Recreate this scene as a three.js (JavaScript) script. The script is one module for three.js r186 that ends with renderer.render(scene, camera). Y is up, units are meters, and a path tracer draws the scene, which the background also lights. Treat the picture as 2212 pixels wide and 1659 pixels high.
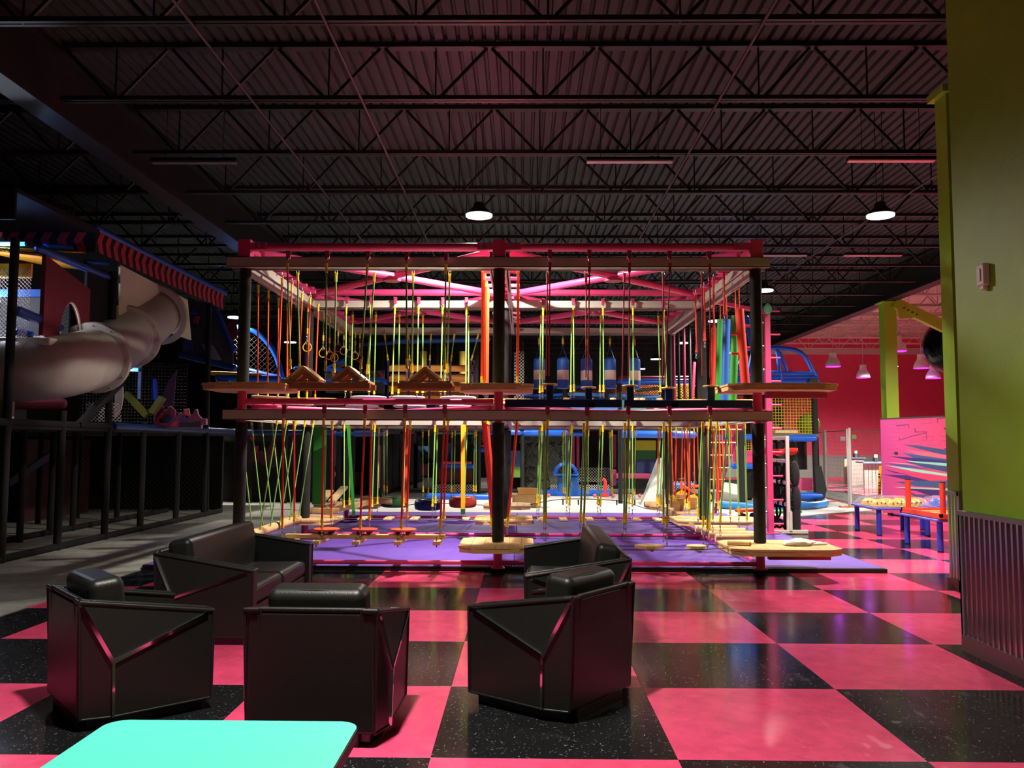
import * as THREE from 'three';
import { mergeGeometries, mergeVertices, toCreasedNormals } from 'three/addons/utils/BufferGeometryUtils.js';
import { RoundedBoxGeometry } from 'three/addons/geometries/RoundedBoxGeometry.js';
import { RectAreaLightUniformsLib } from 'three/addons/lights/RectAreaLightUniformsLib.js';

// ---------------------------------------------------------------- camera, renderer, lamps
const scene = new THREE.Scene();
scene.background = new THREE.Color(0x000000);
const camera = new THREE.PerspectiveCamera(49.21, 2212 / 1659, 0.05, 120);
camera.position.set(0, 1.546, 0);
camera.rotation.set(0.07112, 0.01227, 0.00345, 'YXZ');
const renderer = new THREE.WebGLRenderer({ antialias: true });
renderer.toneMapping = THREE.LinearToneMapping;
renderer.toneMappingExposure = 2.6;
renderer.shadowMap.enabled = true;
renderer.shadowMap.type = THREE.PCFSoftShadowMap;
RectAreaLightUniformsLib.init();
const BAY = 60;             // strength of a high bay lamp, candela
// high bay lamps that are switched on, some of them out of view: [x, height, z, strength, beam half angle, soft edge, label]
const BAYS = [
  [-0.62, 4.76, -11.7, 1.25, 1.5, 0.5, 'bright high bay lamp over the front left bay of the ropes course'],
  [-0.95, 4.76, -3.6, 0.95, 1.26, 0.8, 'high bay lamp above the armchairs'],  // out of view overhead, placed to light the chairs and table
  [5.05, 4.76, -11.7, 1.0, 1.3, 0.6, 'bright high bay lamp in front of the green wall'],
  [5.08, 4.76, -17.5, 1.0, 1.3, 0.6, 'high bay lamp shining beside the front right column head of the ropes course'],
  [5.07, 4.76, -21.9, 1.0, 1.45, 0.7, 'high bay lamp glowing behind the padded hanging posts of the ropes course'],
  [5.13, 4.76, -26.7, 1.0, 1.22, 0.5, 'small distant high bay lamp left of the dark rear column'],
  [5.07, 4.76, -31.8, 0.9, 1.22, 0.5, 'tiny distant high bay lamp above the last punching bags'],
  [5.1, 4.76, -36, 0.7, 1.22, 0.5, 'farthest and dimmest high bay lamp, low beside the last punching bag'],
  [-7.46, 4.76, -26.7, 1.0, 1.3, 0.5, 'high bay lamp seen between the red side ropes above the blue arch'],
  [-7.42, 4.76, -21.4, 1.0, 1.3, 0.5, 'high bay lamp peeking past the front left column'],
  [-0.63, 4.76, -22.3, 1.1, 1.4, 0.7, 'high bay lamp hidden behind the head of the middle column'],  // unseen behind the column, placed to light the rear floor and tyres
  [10.9, 4.76, -16.6, 1.5, 1.52, 0.4, 'high bay lamp of the party room over the low tables'],  // out of view to the right, placed to light tables and column
  [12.6, 4.2, -28.6, 2.6, 1.5, 0.3, 'lamp hidden behind the lime steel column of the party room'],  // unseen behind the column, placed to light the pink wall
];

// ---------------------------------------------------------------- helpers
function rng(seed) { let s = seed >>> 0; return () => { s = (s + 0x6D2B79F5) | 0; let t = Math.imul(s ^ (s >>> 15), 1 | s); t = (t + Math.imul(t ^ (t >>> 7), 61 | t)) ^ t; return ((t ^ (t >>> 14)) >>> 0) / 4294967296; }; }
const V = (a, b, c) => Array.isArray(a) ? new THREE.Vector3(a[0], a[1], a[2]) : new THREE.Vector3(a, b, c);
const used = {};
function numbered(n) { const k = used[n] = (used[n] ?? -1) + 1; return k ? n + '_' + String(k).padStart(3, '0') : n; }
function noise2(seed) {                                    // tiling value noise
  const r = rng(seed), N = 64, g = Array.from({ length: N * N }, r);
  return (x, y, p) => {                                    // p: period in cells
    const xi = Math.floor(x), yi = Math.floor(y), fx = x - xi, fy = y - yi, u = fx * fx * (3 - 2 * fx), v = fy * fy * (3 - 2 * fy);
    const at = (i, j) => g[((((j % p) + p) % p) % N) * N + ((((i % p) + p) % p) % N)];
    return (at(xi, yi) * (1 - u) + at(xi + 1, yi) * u) * (1 - v) + (at(xi, yi + 1) * (1 - u) + at(xi + 1, yi + 1) * u) * v;
  };
}
function tex(n, fn, metres, srgb = false) {
  const d = new Uint8Array(n * n * 4);
  for (let y = 0; y < n; y++) for (let x = 0; x < n; x++) { const c = fn(x / n, y / n), i = (y * n + x) * 4; d[i] = c[0] * 255; d[i + 1] = c[1] * 255; d[i + 2] = c[2] * 255; d[i + 3] = 255; }
  const t = new THREE.DataTexture(d, n, n); t.wrapS = t.wrapT = THREE.RepeatWrapping; t.magFilter = THREE.LinearFilter; t.minFilter = THREE.LinearMipmapLinearFilter; t.generateMipmaps = true;
  t.repeat.set(1 / metres, 1 / metres); if (srgb) t.colorSpace = THREE.SRGBColorSpace; t.needsUpdate = true; return t;
}
const hex = (h) => [(h >> 16) / 255, ((h >> 8) & 255) / 255, (h & 255) / 255];
const lerp3 = (a, b, t) => [a[0] + (b[0] - a[0]) * t, a[1] + (b[1] - a[1]) * t, a[2] + (b[2] - a[2]) * t];
const nA = noise2(11), nB = noise2(23), nC = noise2(37);
const fbm = (u, v) => nA(u * 8, v * 8, 8) * 0.5 + nB(u * 16, v * 16, 16) * 0.3 + nC(u * 32, v * 32, 32) * 0.2;
function std(color, rough = 0.6, metal = 0, more = {}) { return new THREE.MeshStandardMaterial({ color, roughness: rough, metalness: metal, ...more }); }
function phys(color, rough, more = {}) { return new THREE.MeshPhysicalMaterial({ color, roughness: rough, ...more }); }
function mottled(h, amp, metres, rough, bump = 0, seed = 0) {
  const c = hex(h), lo = c.map((v) => v * (1 - amp)), hi = c.map((v) => Math.min(1, v * (1 + amp)));
  const m = std(0xffffff, rough, 0, { map: tex(128, (u, v) => lerp3(lo, hi, fbm((u + seed) % 1, v)), metres, true) });
  if (bump) { m.bumpMap = tex(128, (u, v) => { const q = nC(u * 48, v * 48, 48) * 0.6 + nB(u * 24, v * 24, 24) * 0.4; return [q, q, q]; }, metres / 3); m.bumpScale = bump; }
  return m;
}
function woodMat(h, h2, rough, alongU, metres = 0.8) {
  const a = hex(h), b = hex(h2);
  const f = (u, v) => { const w = nA(u * 2, v * 12, 12) * 0.55 + nB(u * 4, v * 40, 40) * 0.35 + nC(u * 16, v * 60, 60) * 0.1; const k = Math.pow(Math.abs(Math.sin(w * 14)), 3) * 0.5 + w * 0.5; return lerp3(a, b, k); };
  return std(0xffffff, rough, 0, { map: tex(128, alongU ? f : (u, v) => f(v, u), metres, true) });
}
const M = {
  pink: std(0xe64a86, 0.32), pinkDark: std(0xa83458, 0.45), beam: std(0xb4b1a6, 0.45), sleeve: mottled(0x1f2020, 0.25, 0.5, 0.95, 0.002),
  steel: std(0xb9bcc0, 0.28, 1), chrome: std(0xc9cdd4, 0.08, 1), galv: std(0x9aa0a4, 0.4, 0.85), sheet: std(0xb8bcc0, 0.24, 1), black: std(0x0d0d0e, 0.5), blackMatt: std(0x0b0b0c, 0.9), blackGloss: std(0x0c0c0d, 0.18),
  woodX: woodMat(0xe9c88e, 0xd3a766, 0.6, true), woodZ: woodMat(0xe9c88e, 0xd3a766, 0.6, false), woodBrown: woodMat(0xb98a55, 0x9a6b3c, 0.65, true), woodPale: woodMat(0xf0d9a8, 0xdcb87c, 0.6, true), plank: woodMat(0xf0ab45, 0xdb8f2c, 0.55, true),
  lime: std(0x8fcf62, 0.75), olive: std(0x7fa552, 0.8), red: std(0xe2392c, 0.7), darkRed: std(0x9c2226, 0.75), orange: std(0xff5a22, 0.65), yellow: std(0xf2d31a, 0.5), yellowDeep: std(0xf0b81c, 0.6),  // second green is the lime rope with backlit shade in its colour
  purple: mottled(0x6442a8, 0.06, 0.7, 0.62, 0.0006), blue: std(0x1f63d8, 0.28), blueDark: std(0x132a63, 0.35), bagBlue: std(0x2a68c8, 0.5), bagWhite: std(0xe9dccb, 0.6), teal: std(0x17605c, 0.7), green: std(0x2f9a34, 0.55), greenDark: std(0x1c5a26, 0.6),
  white: std(0xe6e2da, 0.5), counter: std(0xb8b2aa, 0.6), cream: std(0xd8d2b4, 0.5), grey: std(0x8b8d8a, 0.7), greyDark: std(0x3a3c3d, 0.8), tire: mottled(0x5a5d50, 0.3, 0.6, 0.9, 0.006), orangeNet: std(0xe8932a, 0.7), yellowNet: std(0xd8c02a, 0.7), whiteNet: std(0xe6e6e0, 0.7), blueNet: std(0x3f78d8, 0.6), blackNet: std(0x131414, 0.8),
  limeWall: mottled(0x8fbf2a, 0.03, 1.2, 0.5, 0.0005), limeSteel: std(0xa8dc32, 0.4), pinkWall: mottled(0xe0486a, 0.03, 1.5, 0.6, 0.0006), deckBlack: std(0x2e3735, 0.7), deckPale: std(0xd8c0b4, 0.6), joist: std(0x1b1b1b, 0.5), joistPale: std(0xcdbcb0, 0.5), blackWall: std(0x0e0e10, 0.8),
  leather: null, cardboard: mottled(0xc7a06a, 0.05, 0.6, 0.85), tealTop: std(0x40c8b6, 0.5), darkRedPanel: std(0x7c2334, 0.6), chevRed: std(0xb52a3c, 0.6), chevBlack: std(0x15161a, 0.7), fabric: mottled(0x4a4f50, 0.12, 0.8, 0.85),
  film: phys(0xffffff, 0.12, { transmission: 0.9, thickness: 0, ior: 1.3 }),
};
M.leather = phys(0x181b1a, 0.4, { specularIntensity: 0.7 });
M.leather.bumpMap = tex(128, (u, v) => { const q = nC(u * 56, v * 56, 56) * 0.7 + nB(u * 12, v * 12, 12) * 0.3; return [q, q, q]; }, 0.12); M.leather.bumpScale = 0.0005;

function boxUV(g) {                                        // uv in metres from each face's main direction
  const p = g.attributes.position, n = p.count, uv = new Float32Array(n * 2), a = V(0, 0, 0), b = V(0, 0, 0), c = V(0, 0, 0);
  for (let i = 0; i < n; i += 3) {
    a.fromBufferAttribute(p, i); b.fromBufferAttribute(p, i + 1).sub(a); c.fromBufferAttribute(p, i + 2).sub(a); b.cross(c);
    const x = Math.abs(b.x), y = Math.abs(b.y), z = Math.abs(b.z), ax = y >= x && y >= z ? 1 : x >= z ? 0 : 2;
    for (let k = i; k < i + 3; k++) { uv[k * 2] = ax === 0 ? p.getZ(k) : p.getX(k); uv[k * 2 + 1] = ax === 1 ? p.getZ(k) : p.getY(k); }
  }
  g.setAttribute('uv', new THREE.BufferAttribute(uv, 2)); return g;
}
function merge(list) {
  list = (Array.isArray(list) ? list : [list]).flat(3).map((g) => { const q = g.index ? g.toNonIndexed() : g.clone(); for (const k of Object.keys(q.attributes)) if (!['position', 'normal', 'uv'].includes(k)) q.deleteAttribute(k); if (!q.attributes.uv) q.setAttribute('uv', new THREE.BufferAttribute(new Float32Array(q.attributes.position.count * 2), 2)); q.morphAttributes = {}; q.clearGroups(); return q; });
  return list.length > 1 ? mergeGeometries(list) : list[0];
}
function geo(list, keepUV) { const g = merge(list); return keepUV ? g : boxUV(g); }
function obj(name, list, mat, parent = scene, opt = {}) {
  const g = list.isBufferGeometry && opt.shared ? list : geo(list, opt.keepUV);
  if (parent.wb && !opt.shared) g.translate(-parent.wb[0], -parent.wb[1], -parent.wb[2]);
  const m = new THREE.Mesh(g, mat); m.castShadow = m.receiveShadow = true; m.name = parent === scene ? numbered(name) : name; m.wb = parent.wb; parent.add(m);
  if (opt.label) m.userData.label = opt.label; return m;
}
function inst(name, g, mat, parent, pos, rot = [0, 0, 0], scl = [1, 1, 1]) {         // a mesh that shares its geometry
  const m = new THREE.Mesh(g, mat); m.castShadow = m.receiveShadow = true; m.name = name; m.position.set(...pos); m.rotation.set(...rot); m.scale.set(...scl); m.wb = parent.wb; parent.add(m); return m;
}
function tag(o, label, category, group) { if (label.split(/\s+/).length > 16) console.log('LONG ' + label); o.userData.label = label; o.userData.category = category; if (group) o.userData.group = group; return o; }
function thing(name, label, category, pos = [0, 0, 0], turn = 0, group) {
  const o = new THREE.Group(); o.name = numbered(name); scene.add(o); o.position.set(...pos); o.rotation.y = turn; return tag(o, label, category, group);
}
function thingW(name, label, category, pos, group) { const o = thing(name, label, category, pos, 0, group); o.wb = pos; return o; }   // parts given in room coordinates
function copy(o, label, pos, turn, group) { const c = o.clone(); c.name = numbered(o.name.replace(/_\d{3}$/, '')); scene.add(c); if (pos) c.position.set(...pos); if (turn !== undefined) c.rotation.set(0, turn, 0); c.userData = { ...o.userData }; if (label) tag(c, label, c.userData.category); if (group) c.userData.group = group; return c; }
function struct(name, list, mat, parent = scene, opt = {}) { const m = obj(name, list, mat, parent, opt); if (parent === scene) m.userData.kind = 'structure'; return m; }
function structG(name, pos = [0, 0, 0]) { const o = new THREE.Group(); o.name = numbered(name); o.userData.kind = 'structure'; o.position.set(...pos); o.wb = pos; scene.add(o); return o; }
const E3 = new THREE.Euler(), Q4 = new THREE.Quaternion(), M4 = new THREE.Matrix4();
function put(g, x = 0, y = 0, z = 0, rx = 0, ry = 0, rz = 0) { if (rx || ry || rz) g.applyMatrix4(M4.makeRotationFromEuler(E3.set(rx, ry, rz))); return g.translate(x, y, z); }
const box = (w, h, d, x, y, z, rx, ry, rz) => put(new THREE.BoxGeometry(w, h, d), x, y, z, rx, ry, rz);
const rbox = (w, h, d, r, x, y, z, rx, ry, rz, s = 2) => put(new RoundedBoxGeometry(w, h, d, s, r), x, y, z, rx, ry, rz);
const span = (x0, x1, y0, y1, z0, z1) => box(Math.abs(x1 - x0), Math.abs(y1 - y0), Math.abs(z1 - z0), (x0 + x1) / 2, (y0 + y1) / 2, (z0 + z1) / 2);
function along(g, a, b) { a = V(a); b = V(b); const d = b.clone().sub(a), q = Q4.setFromUnitVectors(V(0, 1, 0), d.clone().normalize()); g.applyQuaternion(q); const c = a.add(b).multiplyScalar(0.5); return g.translate(c.x, c.y, c.z); }
const dist = (a, b) => V(a).distanceTo(V(b));
const rod = (a, b, r, seg = 10, r2 = r) => along(new THREE.CylinderGeometry(r2, r, dist(a, b), seg), a, b);
function bar(a, b, w, h, roll = 0) {                       // square bar, h upright
  const A = V(a), B = V(b), d = B.clone().sub(A), len = d.length(); d.normalize(); const up = Math.abs(d.y) > 0.98 ? V(0, 0, 1) : V(0, 1, 0), s = V(0, 0, 0).crossVectors(up, d).normalize(), u = V(0, 0, 0).crossVectors(d, s);
  const g = new THREE.BoxGeometry(w, h, len); if (roll) g.rotateZ(roll); g.applyMatrix4(new THREE.Matrix4().makeBasis(s, u, d)); const c = A.add(B).multiplyScalar(0.5); return g.translate(c.x, c.y, c.z);
}
function pipe(pts, r, seg = 24, rad = 8, closed = false, tension = 0.5) { return new THREE.TubeGeometry(new THREE.CatmullRomCurve3(pts.map((p) => V(p)), closed, 'catmullrom', tension), seg, r, rad, closed); }
function pad(a, b, r) { return [rod(a, b, r, 12), put(new THREE.SphereGeometry(r, 10, 6), ...a), put(new THREE.SphereGeometry(r, 10, 6), ...b)]; }   // foam covered rail
function poly(pts) { const s = new THREE.Shape(); pts.forEach((p, i) => i ? s.lineTo(p[0], p[1]) : s.moveTo(p[0], p[1])); s.closePath(); return s; }
function slab(pts, depth, bevel = 0) { return new THREE.ExtrudeGeometry(poly(pts), { depth, bevelEnabled: bevel > 0, bevelSize: bevel, bevelThickness: bevel, bevelSegments: 2, curveSegments: 16 }); }
function plate(pts, t) {                                   // flat plate through 3-D points, thickness t along its normal
  const P = pts.map((p) => V(p)), n = V(0, 0, 0); for (let i = 0; i < P.length; i++) { const a = P[i], b = P[(i + 1) % P.length]; n.x += (a.y - b.y) * (a.z + b.z); n.y += (a.z - b.z) * (a.x + b.x); n.z += (a.x - b.x) * (a.y + b.y); } n.normalize();
  const u = P[1].clone().sub(P[0]); u.addScaledVector(n, -u.dot(n)).normalize(); const v = V(0, 0, 0).crossVectors(n, u);
  const g = slab(P.map((p) => { const d = p.clone().sub(P[0]); return [d.dot(u), d.dot(v)]; }), t); g.translate(0, 0, -t / 2); g.applyMatrix4(new THREE.Matrix4().makeBasis(u, v, n)); return g.translate(P[0].x, P[0].y, P[0].z);
}
function net(o, u, v, pitch, w, diag = true) {             // knotted net over the parallelogram o, o+u, o+u+v, o+v
  const O = V(o), U = V(u), W = V(v), lu = U.length(), lv = W.length(), eu = U.clone().normalize(), ev = W.clone().normalize(), out = [];
  const at = (a, b) => { const p = O.clone().addScaledVector(eu, a).addScaledVector(ev, b); return [p.x, p.y, p.z]; };
  const seg = (a, b, c, d) => { if (Math.hypot(a - c, b - d) > 0.02) out.push(along(new THREE.CylinderGeometry(w / 2, w / 2, dist(at(a, b), at(c, d)), 3, 1, true), at(a, b), at(c, d))); };
  if (!diag) { for (let a = 0; a <= lu + 1e-6; a += pitch) seg(a, 0, a, lv); for (let b = 0; b <= lv + 1e-6; b += pitch) seg(0, b, lu, b); return out; }
  for (let k = -lv; k < lu; k += pitch) { const a0 = Math.max(0, k), a1 = Math.min(lu, k + lv); if (a1 > a0) { seg(a0, a0 - k, a1, a1 - k); seg(a0, lv - (a0 - k), a1, lv - (a1 - k)); } }
  return out;
}
const ORD = ['first', 'second', 'third', 'fourth', 'fifth', 'sixth', 'seventh', 'eighth', 'ninth', 'tenth', 'eleventh', 'twelfth', 'thirteenth', 'fourteenth'];

function netPoly(P, pitch, w) {                             // diagonal netting clipped to a convex outline that stands across the view
  const z = P[0][2], out = [], xs = P.map((p) => p[0]), ys = P.map((p) => p[1]), span_ = Math.max(...xs) - Math.min(...xs) + Math.max(...ys) - Math.min(...ys), cx = (Math.max(...xs) + Math.min(...xs)) / 2, cy = (Math.max(...ys) + Math.min(...ys)) / 2;
  for (const s of [1, -1]) for (let k = -span_ / 1.4; k < span_ / 1.4; k += pitch) {
    const n = [s * 0.7071, -0.7071], d = [0.7071, s * 0.7071], hit = []; const o = [cx + n[0] * k, cy + n[1] * k];
    for (let i = 0; i < P.length; i++) { const a = P[i], b = P[(i + 1) % P.length], da = (a[0] - o[0]) * n[0] + (a[1] - o[1]) * n[1], db = (b[0] - o[0]) * n[0] + (b[1] - o[1]) * n[1]; if (da * db < 0) { const t = da / (da - db); hit.push([a[0] + (b[0] - a[0]) * t, a[1] + (b[1] - a[1]) * t, z]); } }
    if (hit.length === 2 && dist(hit[0], hit[1]) > 0.03) out.push(along(new THREE.CylinderGeometry(w / 2, w / 2, dist(hit[0], hit[1]), 3, 1, true), hit[0], hit[1]));
  }
  return out;
}

// ---------------------------------------------------------------- the room: floor, walls, roof
const S = 1.2192, GX = -0.448, GZ = -4.251;
{
  const scuff = tex(256, (u, v) => { const q = fbm(u, v), f = nC(u * 60, v * 20, 60); const r = 0.26 + 0.16 * q + (f > 0.86 ? 0.14 : 0); return [r, r, r]; }, 2.6);
  const r = rng(5), chips = []; for (let k = 0; k < 900; k++) chips.push([r(), r(), 0.0012 + r() * r() * 0.004, r() * 6.28, r()]);
  function chipped(base, chip, amount) {
    const n = 512, d = new Uint8Array(n * n * 4), b = hex(base), c = hex(chip);
    for (let y = 0; y < n; y++) for (let x = 0; x < n; x++) { const k = 0.9 + 0.2 * fbm(x / n, y / n), i = (y * n + x) * 4; for (let q = 0; q < 3; q++) d[i + q] = Math.min(255, b[q] * k * 255); d[i + 3] = 255; }
    for (const [u, v, s, a, w] of chips) { const cx = u * n, cy = v * n, L = s * n * 2.2, ca = Math.cos(a), sa = Math.sin(a); for (let t = -L; t <= L; t += 0.5) for (let e = -s * n * 0.5; e <= s * n * 0.5; e += 0.5) { const X = ((Math.round(cx + t * ca - e * sa) % n) + n) % n, Y = ((Math.round(cy + t * sa + e * ca) % n) + n) % n, i = (Y * n + X) * 4; for (let q = 0; q < 3; q++) d[i + q] = d[i + q] * (1 - amount * w) + c[q] * 255 * amount * w; } }
    const t = new THREE.DataTexture(d, n, n); t.wrapS = t.wrapT = THREE.RepeatWrapping; t.magFilter = THREE.LinearFilter; t.minFilter = THREE.LinearMipmapLinearFilter; t.generateMipmaps = true; t.colorSpace = THREE.SRGBColorSpace; t.repeat.set(1 / 0.9, 1 / 0.9); t.needsUpdate = true; return t;
  }
  const tileBlack = phys(0xffffff, 0.42, { map: chipped(0x191a1c, 0x8d9094, 0.55), roughnessMap: scuff, specularIntensity: 1 });
  const tilePink = phys(0xffffff, 0.42, { map: chipped(0xe44d78, 0xf0708f, 0.4), roughnessMap: scuff, specularIntensity: 1 });
  const base = struct('floor', [span(-17, 21, -0.2, -0.012, -39, 6)], std(0x202022, 0.8));
  const g = geo(rbox(S - 0.0012, 0.012, S - 0.0012, 0.0008, 0, -0.006, 0, 0, 0, 0, 1)), rest = [[], []];
  const back = (x) => x < 5.9 ? -18.4 : -18.4 - (x - 5.9) * 0.75;
  for (let n = -3; n < 28; n++) for (let i = -4; i < 14; i++) {
    const x = GX + (i + 0.5) * S, z = GZ - (n + 0.5) * S, dark = (i + n) % 2 === 0;
    if (x > 3.9 && z > -6.4) continue;
    if (i < 9 && z < back(x) - 0.9) continue;
    if (z < -38) continue;
    if (i === -4) { obj('tile', span(-4.64, GX - 3 * S - 0.0006, -0.012, 0, z - S / 2 + 0.0006, z + S / 2 - 0.0006), dark ? tileBlack : tilePink, base); continue; }
    if (n > 13 || i > 9) { rest[dark ? 0 : 1].push(g.clone().translate(x, 0, z)); continue; }
    inst('tile', g, dark ? tileBlack : tilePink, base, [x, 0, z]);
  }
  for (const k of [0, 1]) { const m = obj('far_tiles', rest[k], k ? tilePink : tileBlack, base); m.userData.kind = 'stuff'; }
  const cm = mottled(0x8f9089, 0.12, 1.1, 0.95, 0.002), cb = mottled(0xc2c3bd, 0.05, 1.6, 0.8, 0.001);
  const flat = (pts, y0, y1) => { const e = slab(pts.map((p) => [p[0], -p[1]]), y1 - y0); e.rotateX(-Math.PI / 2); return e.translate(0, y0, 0); };
  tag(obj('carpet', [flat([[-16.75, 5], [-4.65, 5], [-4.65, -37.9], [-16.75, -37.9]], -0.011, 0.012)], cm), 'grey carpet under the dark climbing frame on the left', 'carpet');
  tag(obj('carpet', [flat([[-4.645, -18.5], [5.85, -18.3], [8.3, -20.1], [8.6, -24], [8.2, -37.9], [-4.645, -37.9]], -0.011, 0.012)], cb), 'pale grey floor covering behind the purple mat', 'carpet');
}
// walls
struct('wall_left', span(-17, -16.8, 0, 6.5, -39, 6), M.blackWall);
struct('wall_back', span(-17, 8.9, 0, 6.5, -38.4, -38), M.blackWall);
const wallParty = struct('wall_party', [span(8.9, 21, 0, 6.5, -37.4, -37.2), span(20.8, 21, 0, 6.5, -37.2, 6)], M.pinkWall);
struct('wall_behind', span(-17, 21, 0, 6.5, 5.8, 6), M.blackWall);
{ // corrugated wainscot and bands on the party room wall
  const ribs = []; for (let x = 8.95; x < 17; x += 0.14) ribs.push(span(x, x + 0.075, 0.1, 1.04, -37.2, -37.17));
  obj('wainscot', [span(8.9, 17.2, 0.1, 1.02, -37.2, -37.185), ...ribs, span(8.9, 17.2, 1.02, 1.08, -37.2, -37.15)], std(0x9b9c98, 0.5, 0.3), wallParty);
  obj('cornice_band', [span(8.9, 20.8, 5.55, 5.75, -37.2, -37.05)], M.joistPale, wallParty);
}
function corrugated(x, z0, z1, y0, y1, pitch, amp) {        // ribbed sheet facing -x
  const pts = []; const n = Math.round((z1 - z0) / pitch), prof = [[0, 0], [0.28, 0], [0.4, 1], [0.72, 1], [0.84, 0]];
  const P = []; for (let i = 0; i < n; i++) for (const [t, h] of prof) P.push([z0 + (i + t) * pitch, -h * amp]); P.push([z1, 0]);
  const pos = []; for (let i = 0; i < P.length - 1; i++) { const [a, ha] = P[i], [b, hb] = P[i + 1]; for (const q of [[a, ha, y0], [a, ha, y1], [b, hb, y1], [a, ha, y0], [b, hb, y1], [b, hb, y0]]) pos.push(x + q[1], q[2], q[0]); }
  const g = new THREE.BufferGeometry(); g.setAttribute('position', new THREE.Float32BufferAttribute(pos, 3)); g.computeVertexNormals(); return g;
}
{ // lime wall on the right and the wrapped column behind it
  const w = struct('wall_right', [span(3.37, 5.6, 0, 6.3, -6.5, 5.8)], M.limeWall);
  obj('wainscot', [corrugated(3.366, -6.48, 0, 0.12, 1.02, 0.068, 0.02)], M.sheet, w, { label: 'ribbed galvanised sheet cladding' });
  obj('cap_rail', [span(3.325, 3.37, 1.015, 1.05, -6.515, 0), span(3.335, 3.42, 0.1, 1.05, -6.515, -6.495), span(3.335, 3.37, 0.1, 1.05, -6.515, -6.47)], M.galv, w);
  obj('baseboard', [span(3.33, 3.37, 0.0, 0.12, -6.51, 0)], std(0x5a3b42, 0.35), w);
  const c = struct('wall_pier', [span(4.66, 5.7, 0, 5.42, -9.3, -9.05)], M.limeWall);
  obj('wainscot', [corrugated(4.655, -9.29, -9.07, 0.12, 1.02, 0.068, 0.02), put(corrugated(0, -0.5, 0.5, 0.12, 1.02, 0.068, 0.02).rotateY(-Math.PI / 2), 5.18, 0, -9.045)], M.sheet, c);
  obj('cap_rail', [span(4.63, 4.67, 1.01, 1.05, -9.32, -9.02), span(4.63, 5.7, 1.01, 1.05, -9.05, -9.02), span(4.63, 4.68, 0.1, 1.05, -9.06, -9.01)], M.galv, c);
  obj('baseboard', [span(4.62, 4.66, 0, 0.12, -9.3, -9.01), span(4.62, 5.7, 0, 0.12, -9.05, -9.01)], std(0x5a3b42, 0.35), c);
  obj('ledge', [span(4.6, 5.75, 5.42, 5.5, -9.36, -8.99)], M.limeWall, c);
  const dv = thingW('wall_sensor', 'small white box sensor on the lime green wall', 'sensor', [3.37, 2.75, -6.05]);
  obj('housing', [rbox(0.05, 0.16, 0.1, 0.012, 3.345, 2.78, -6.06)], M.white, dv); obj('lens_cover', [rbox(0.012, 0.09, 0.03, 0.005, 3.318, 2.78, -6.06)], std(0xd8cfc8, 0.4), dv); obj('bracket', [rbox(0.04, 0.04, 0.05, 0.01, 3.35, 2.69, -6.06)], M.white, dv);
}
// roof deck, joists, girders
function deck(x0, x1, z0, z1, y) {                          // ribbed steel roof deck, ribs along z
  const pos = []; let a = x0; const pitch = 0.152, prof = [[0, 0], [0.62, 0], [0.72, 1], [0.9, 1]]; const P = [];
  for (; a < x1; a += pitch) for (const [t, h] of prof) P.push([a + t * pitch, h * 0.05]); P.push([a, 0]);
  for (let i = 0; i < P.length - 1; i++) { const [p, hp] = P[i], [q, hq] = P[i + 1]; for (const w of [[p, hp, z0], [q, hq, z0], [q, hq, z1], [p, hp, z0], [q, hq, z1], [p, hp, z1]]) pos.push(w[0], y + w[1], w[2]); }
  const g = new THREE.BufferGeometry(); g.setAttribute('position', new THREE.Float32BufferAttribute(pos, 3)); g.computeVertexNormals(); return g;
}
const roof = struct('ceiling', [span(-17, 21, 6.4, 6.5, -39, 6)], M.blackWall);
obj('roof_deck', deck(-16.8, -5.75, -38, 5.8, 6.3), M.deckBlack, roof); obj('roof_deck', deck(-5.75, 9.95, -38, 5.8, 6.3), M.deckBlack, roof); obj('roof_deck', deck(9.95, 20.8, -38, 5.8, 6.3), M.deckPale, roof, { label: 'pale painted deck over the party room' });
function joist(x0, x1, z, mat) {
  const o = structG('ceiling_joist', [(x0 + x1) / 2, 5.6, z]), yb = 5.6, yt = 6.24;
  obj('bottom_chord', [span(x0, x1, yb, yb + 0.05, z - 0.055, z - 0.01), span(x0, x1, yb, yb + 0.05, z + 0.01, z + 0.055)], mat, o);
  obj('top_chord', [span(x0, x1, yt, yt + 0.06, z - 0.06, z + 0.06)], mat, o);
  const w = [], n = Math.round((x1 - x0) / 1.31), p = (x1 - x0) / n;
  for (let i = 0; i < n; i++) { const a = x0 + i * p, m = a + p / 2; w.push(bar([a + 0.03, yt, z], [m - 0.04, yb + 0.03, z], 0.03, 0.035), bar([m + 0.04, yb + 0.03, z], [a + p - 0.03, yt, z], 0.03, 0.035), span(m - 0.009, m + 0.009, yb, yt, z - 0.009, z + 0.009)); }
  obj('web', w, mat, o);
}
for (let k = 0; k < 19; k++) { const z = -4.12 - 1.853 * k; if (z < -37.5) break; joist(-5.5, 9.8, z, M.joist); joist(-16.7, -5.9, z, M.joist); if (k > 5) joist(10.2, 20.7, z, M.joistPale); }
for (const [x, m] of [[-5.7, M.joist], [10, M.joist]]) struct('ceiling_girder', [span(x - 0.04, x + 0.04, 5.5, 6.3, -38, 5.7), span(x - 0.16, x + 0.16, 5.45, 5.5, -38, 5.7), span(x - 0.16, x + 0.16, 6.22, 6.27, -38, 5.7)], m);
for (const x of [-3.2, -1.9, 2.3, 6.2]) struct('ceiling_conduit', [rod([x, 5.58, -37], [x, 5.58, 4], 0.016, 6)], std(0x3c3436, 0.5));
struct('ceiling_bulkhead', [span(-16.5, -8.9, 4.95, 6.3, -13.2, -9.6)], M.blackWall);
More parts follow.
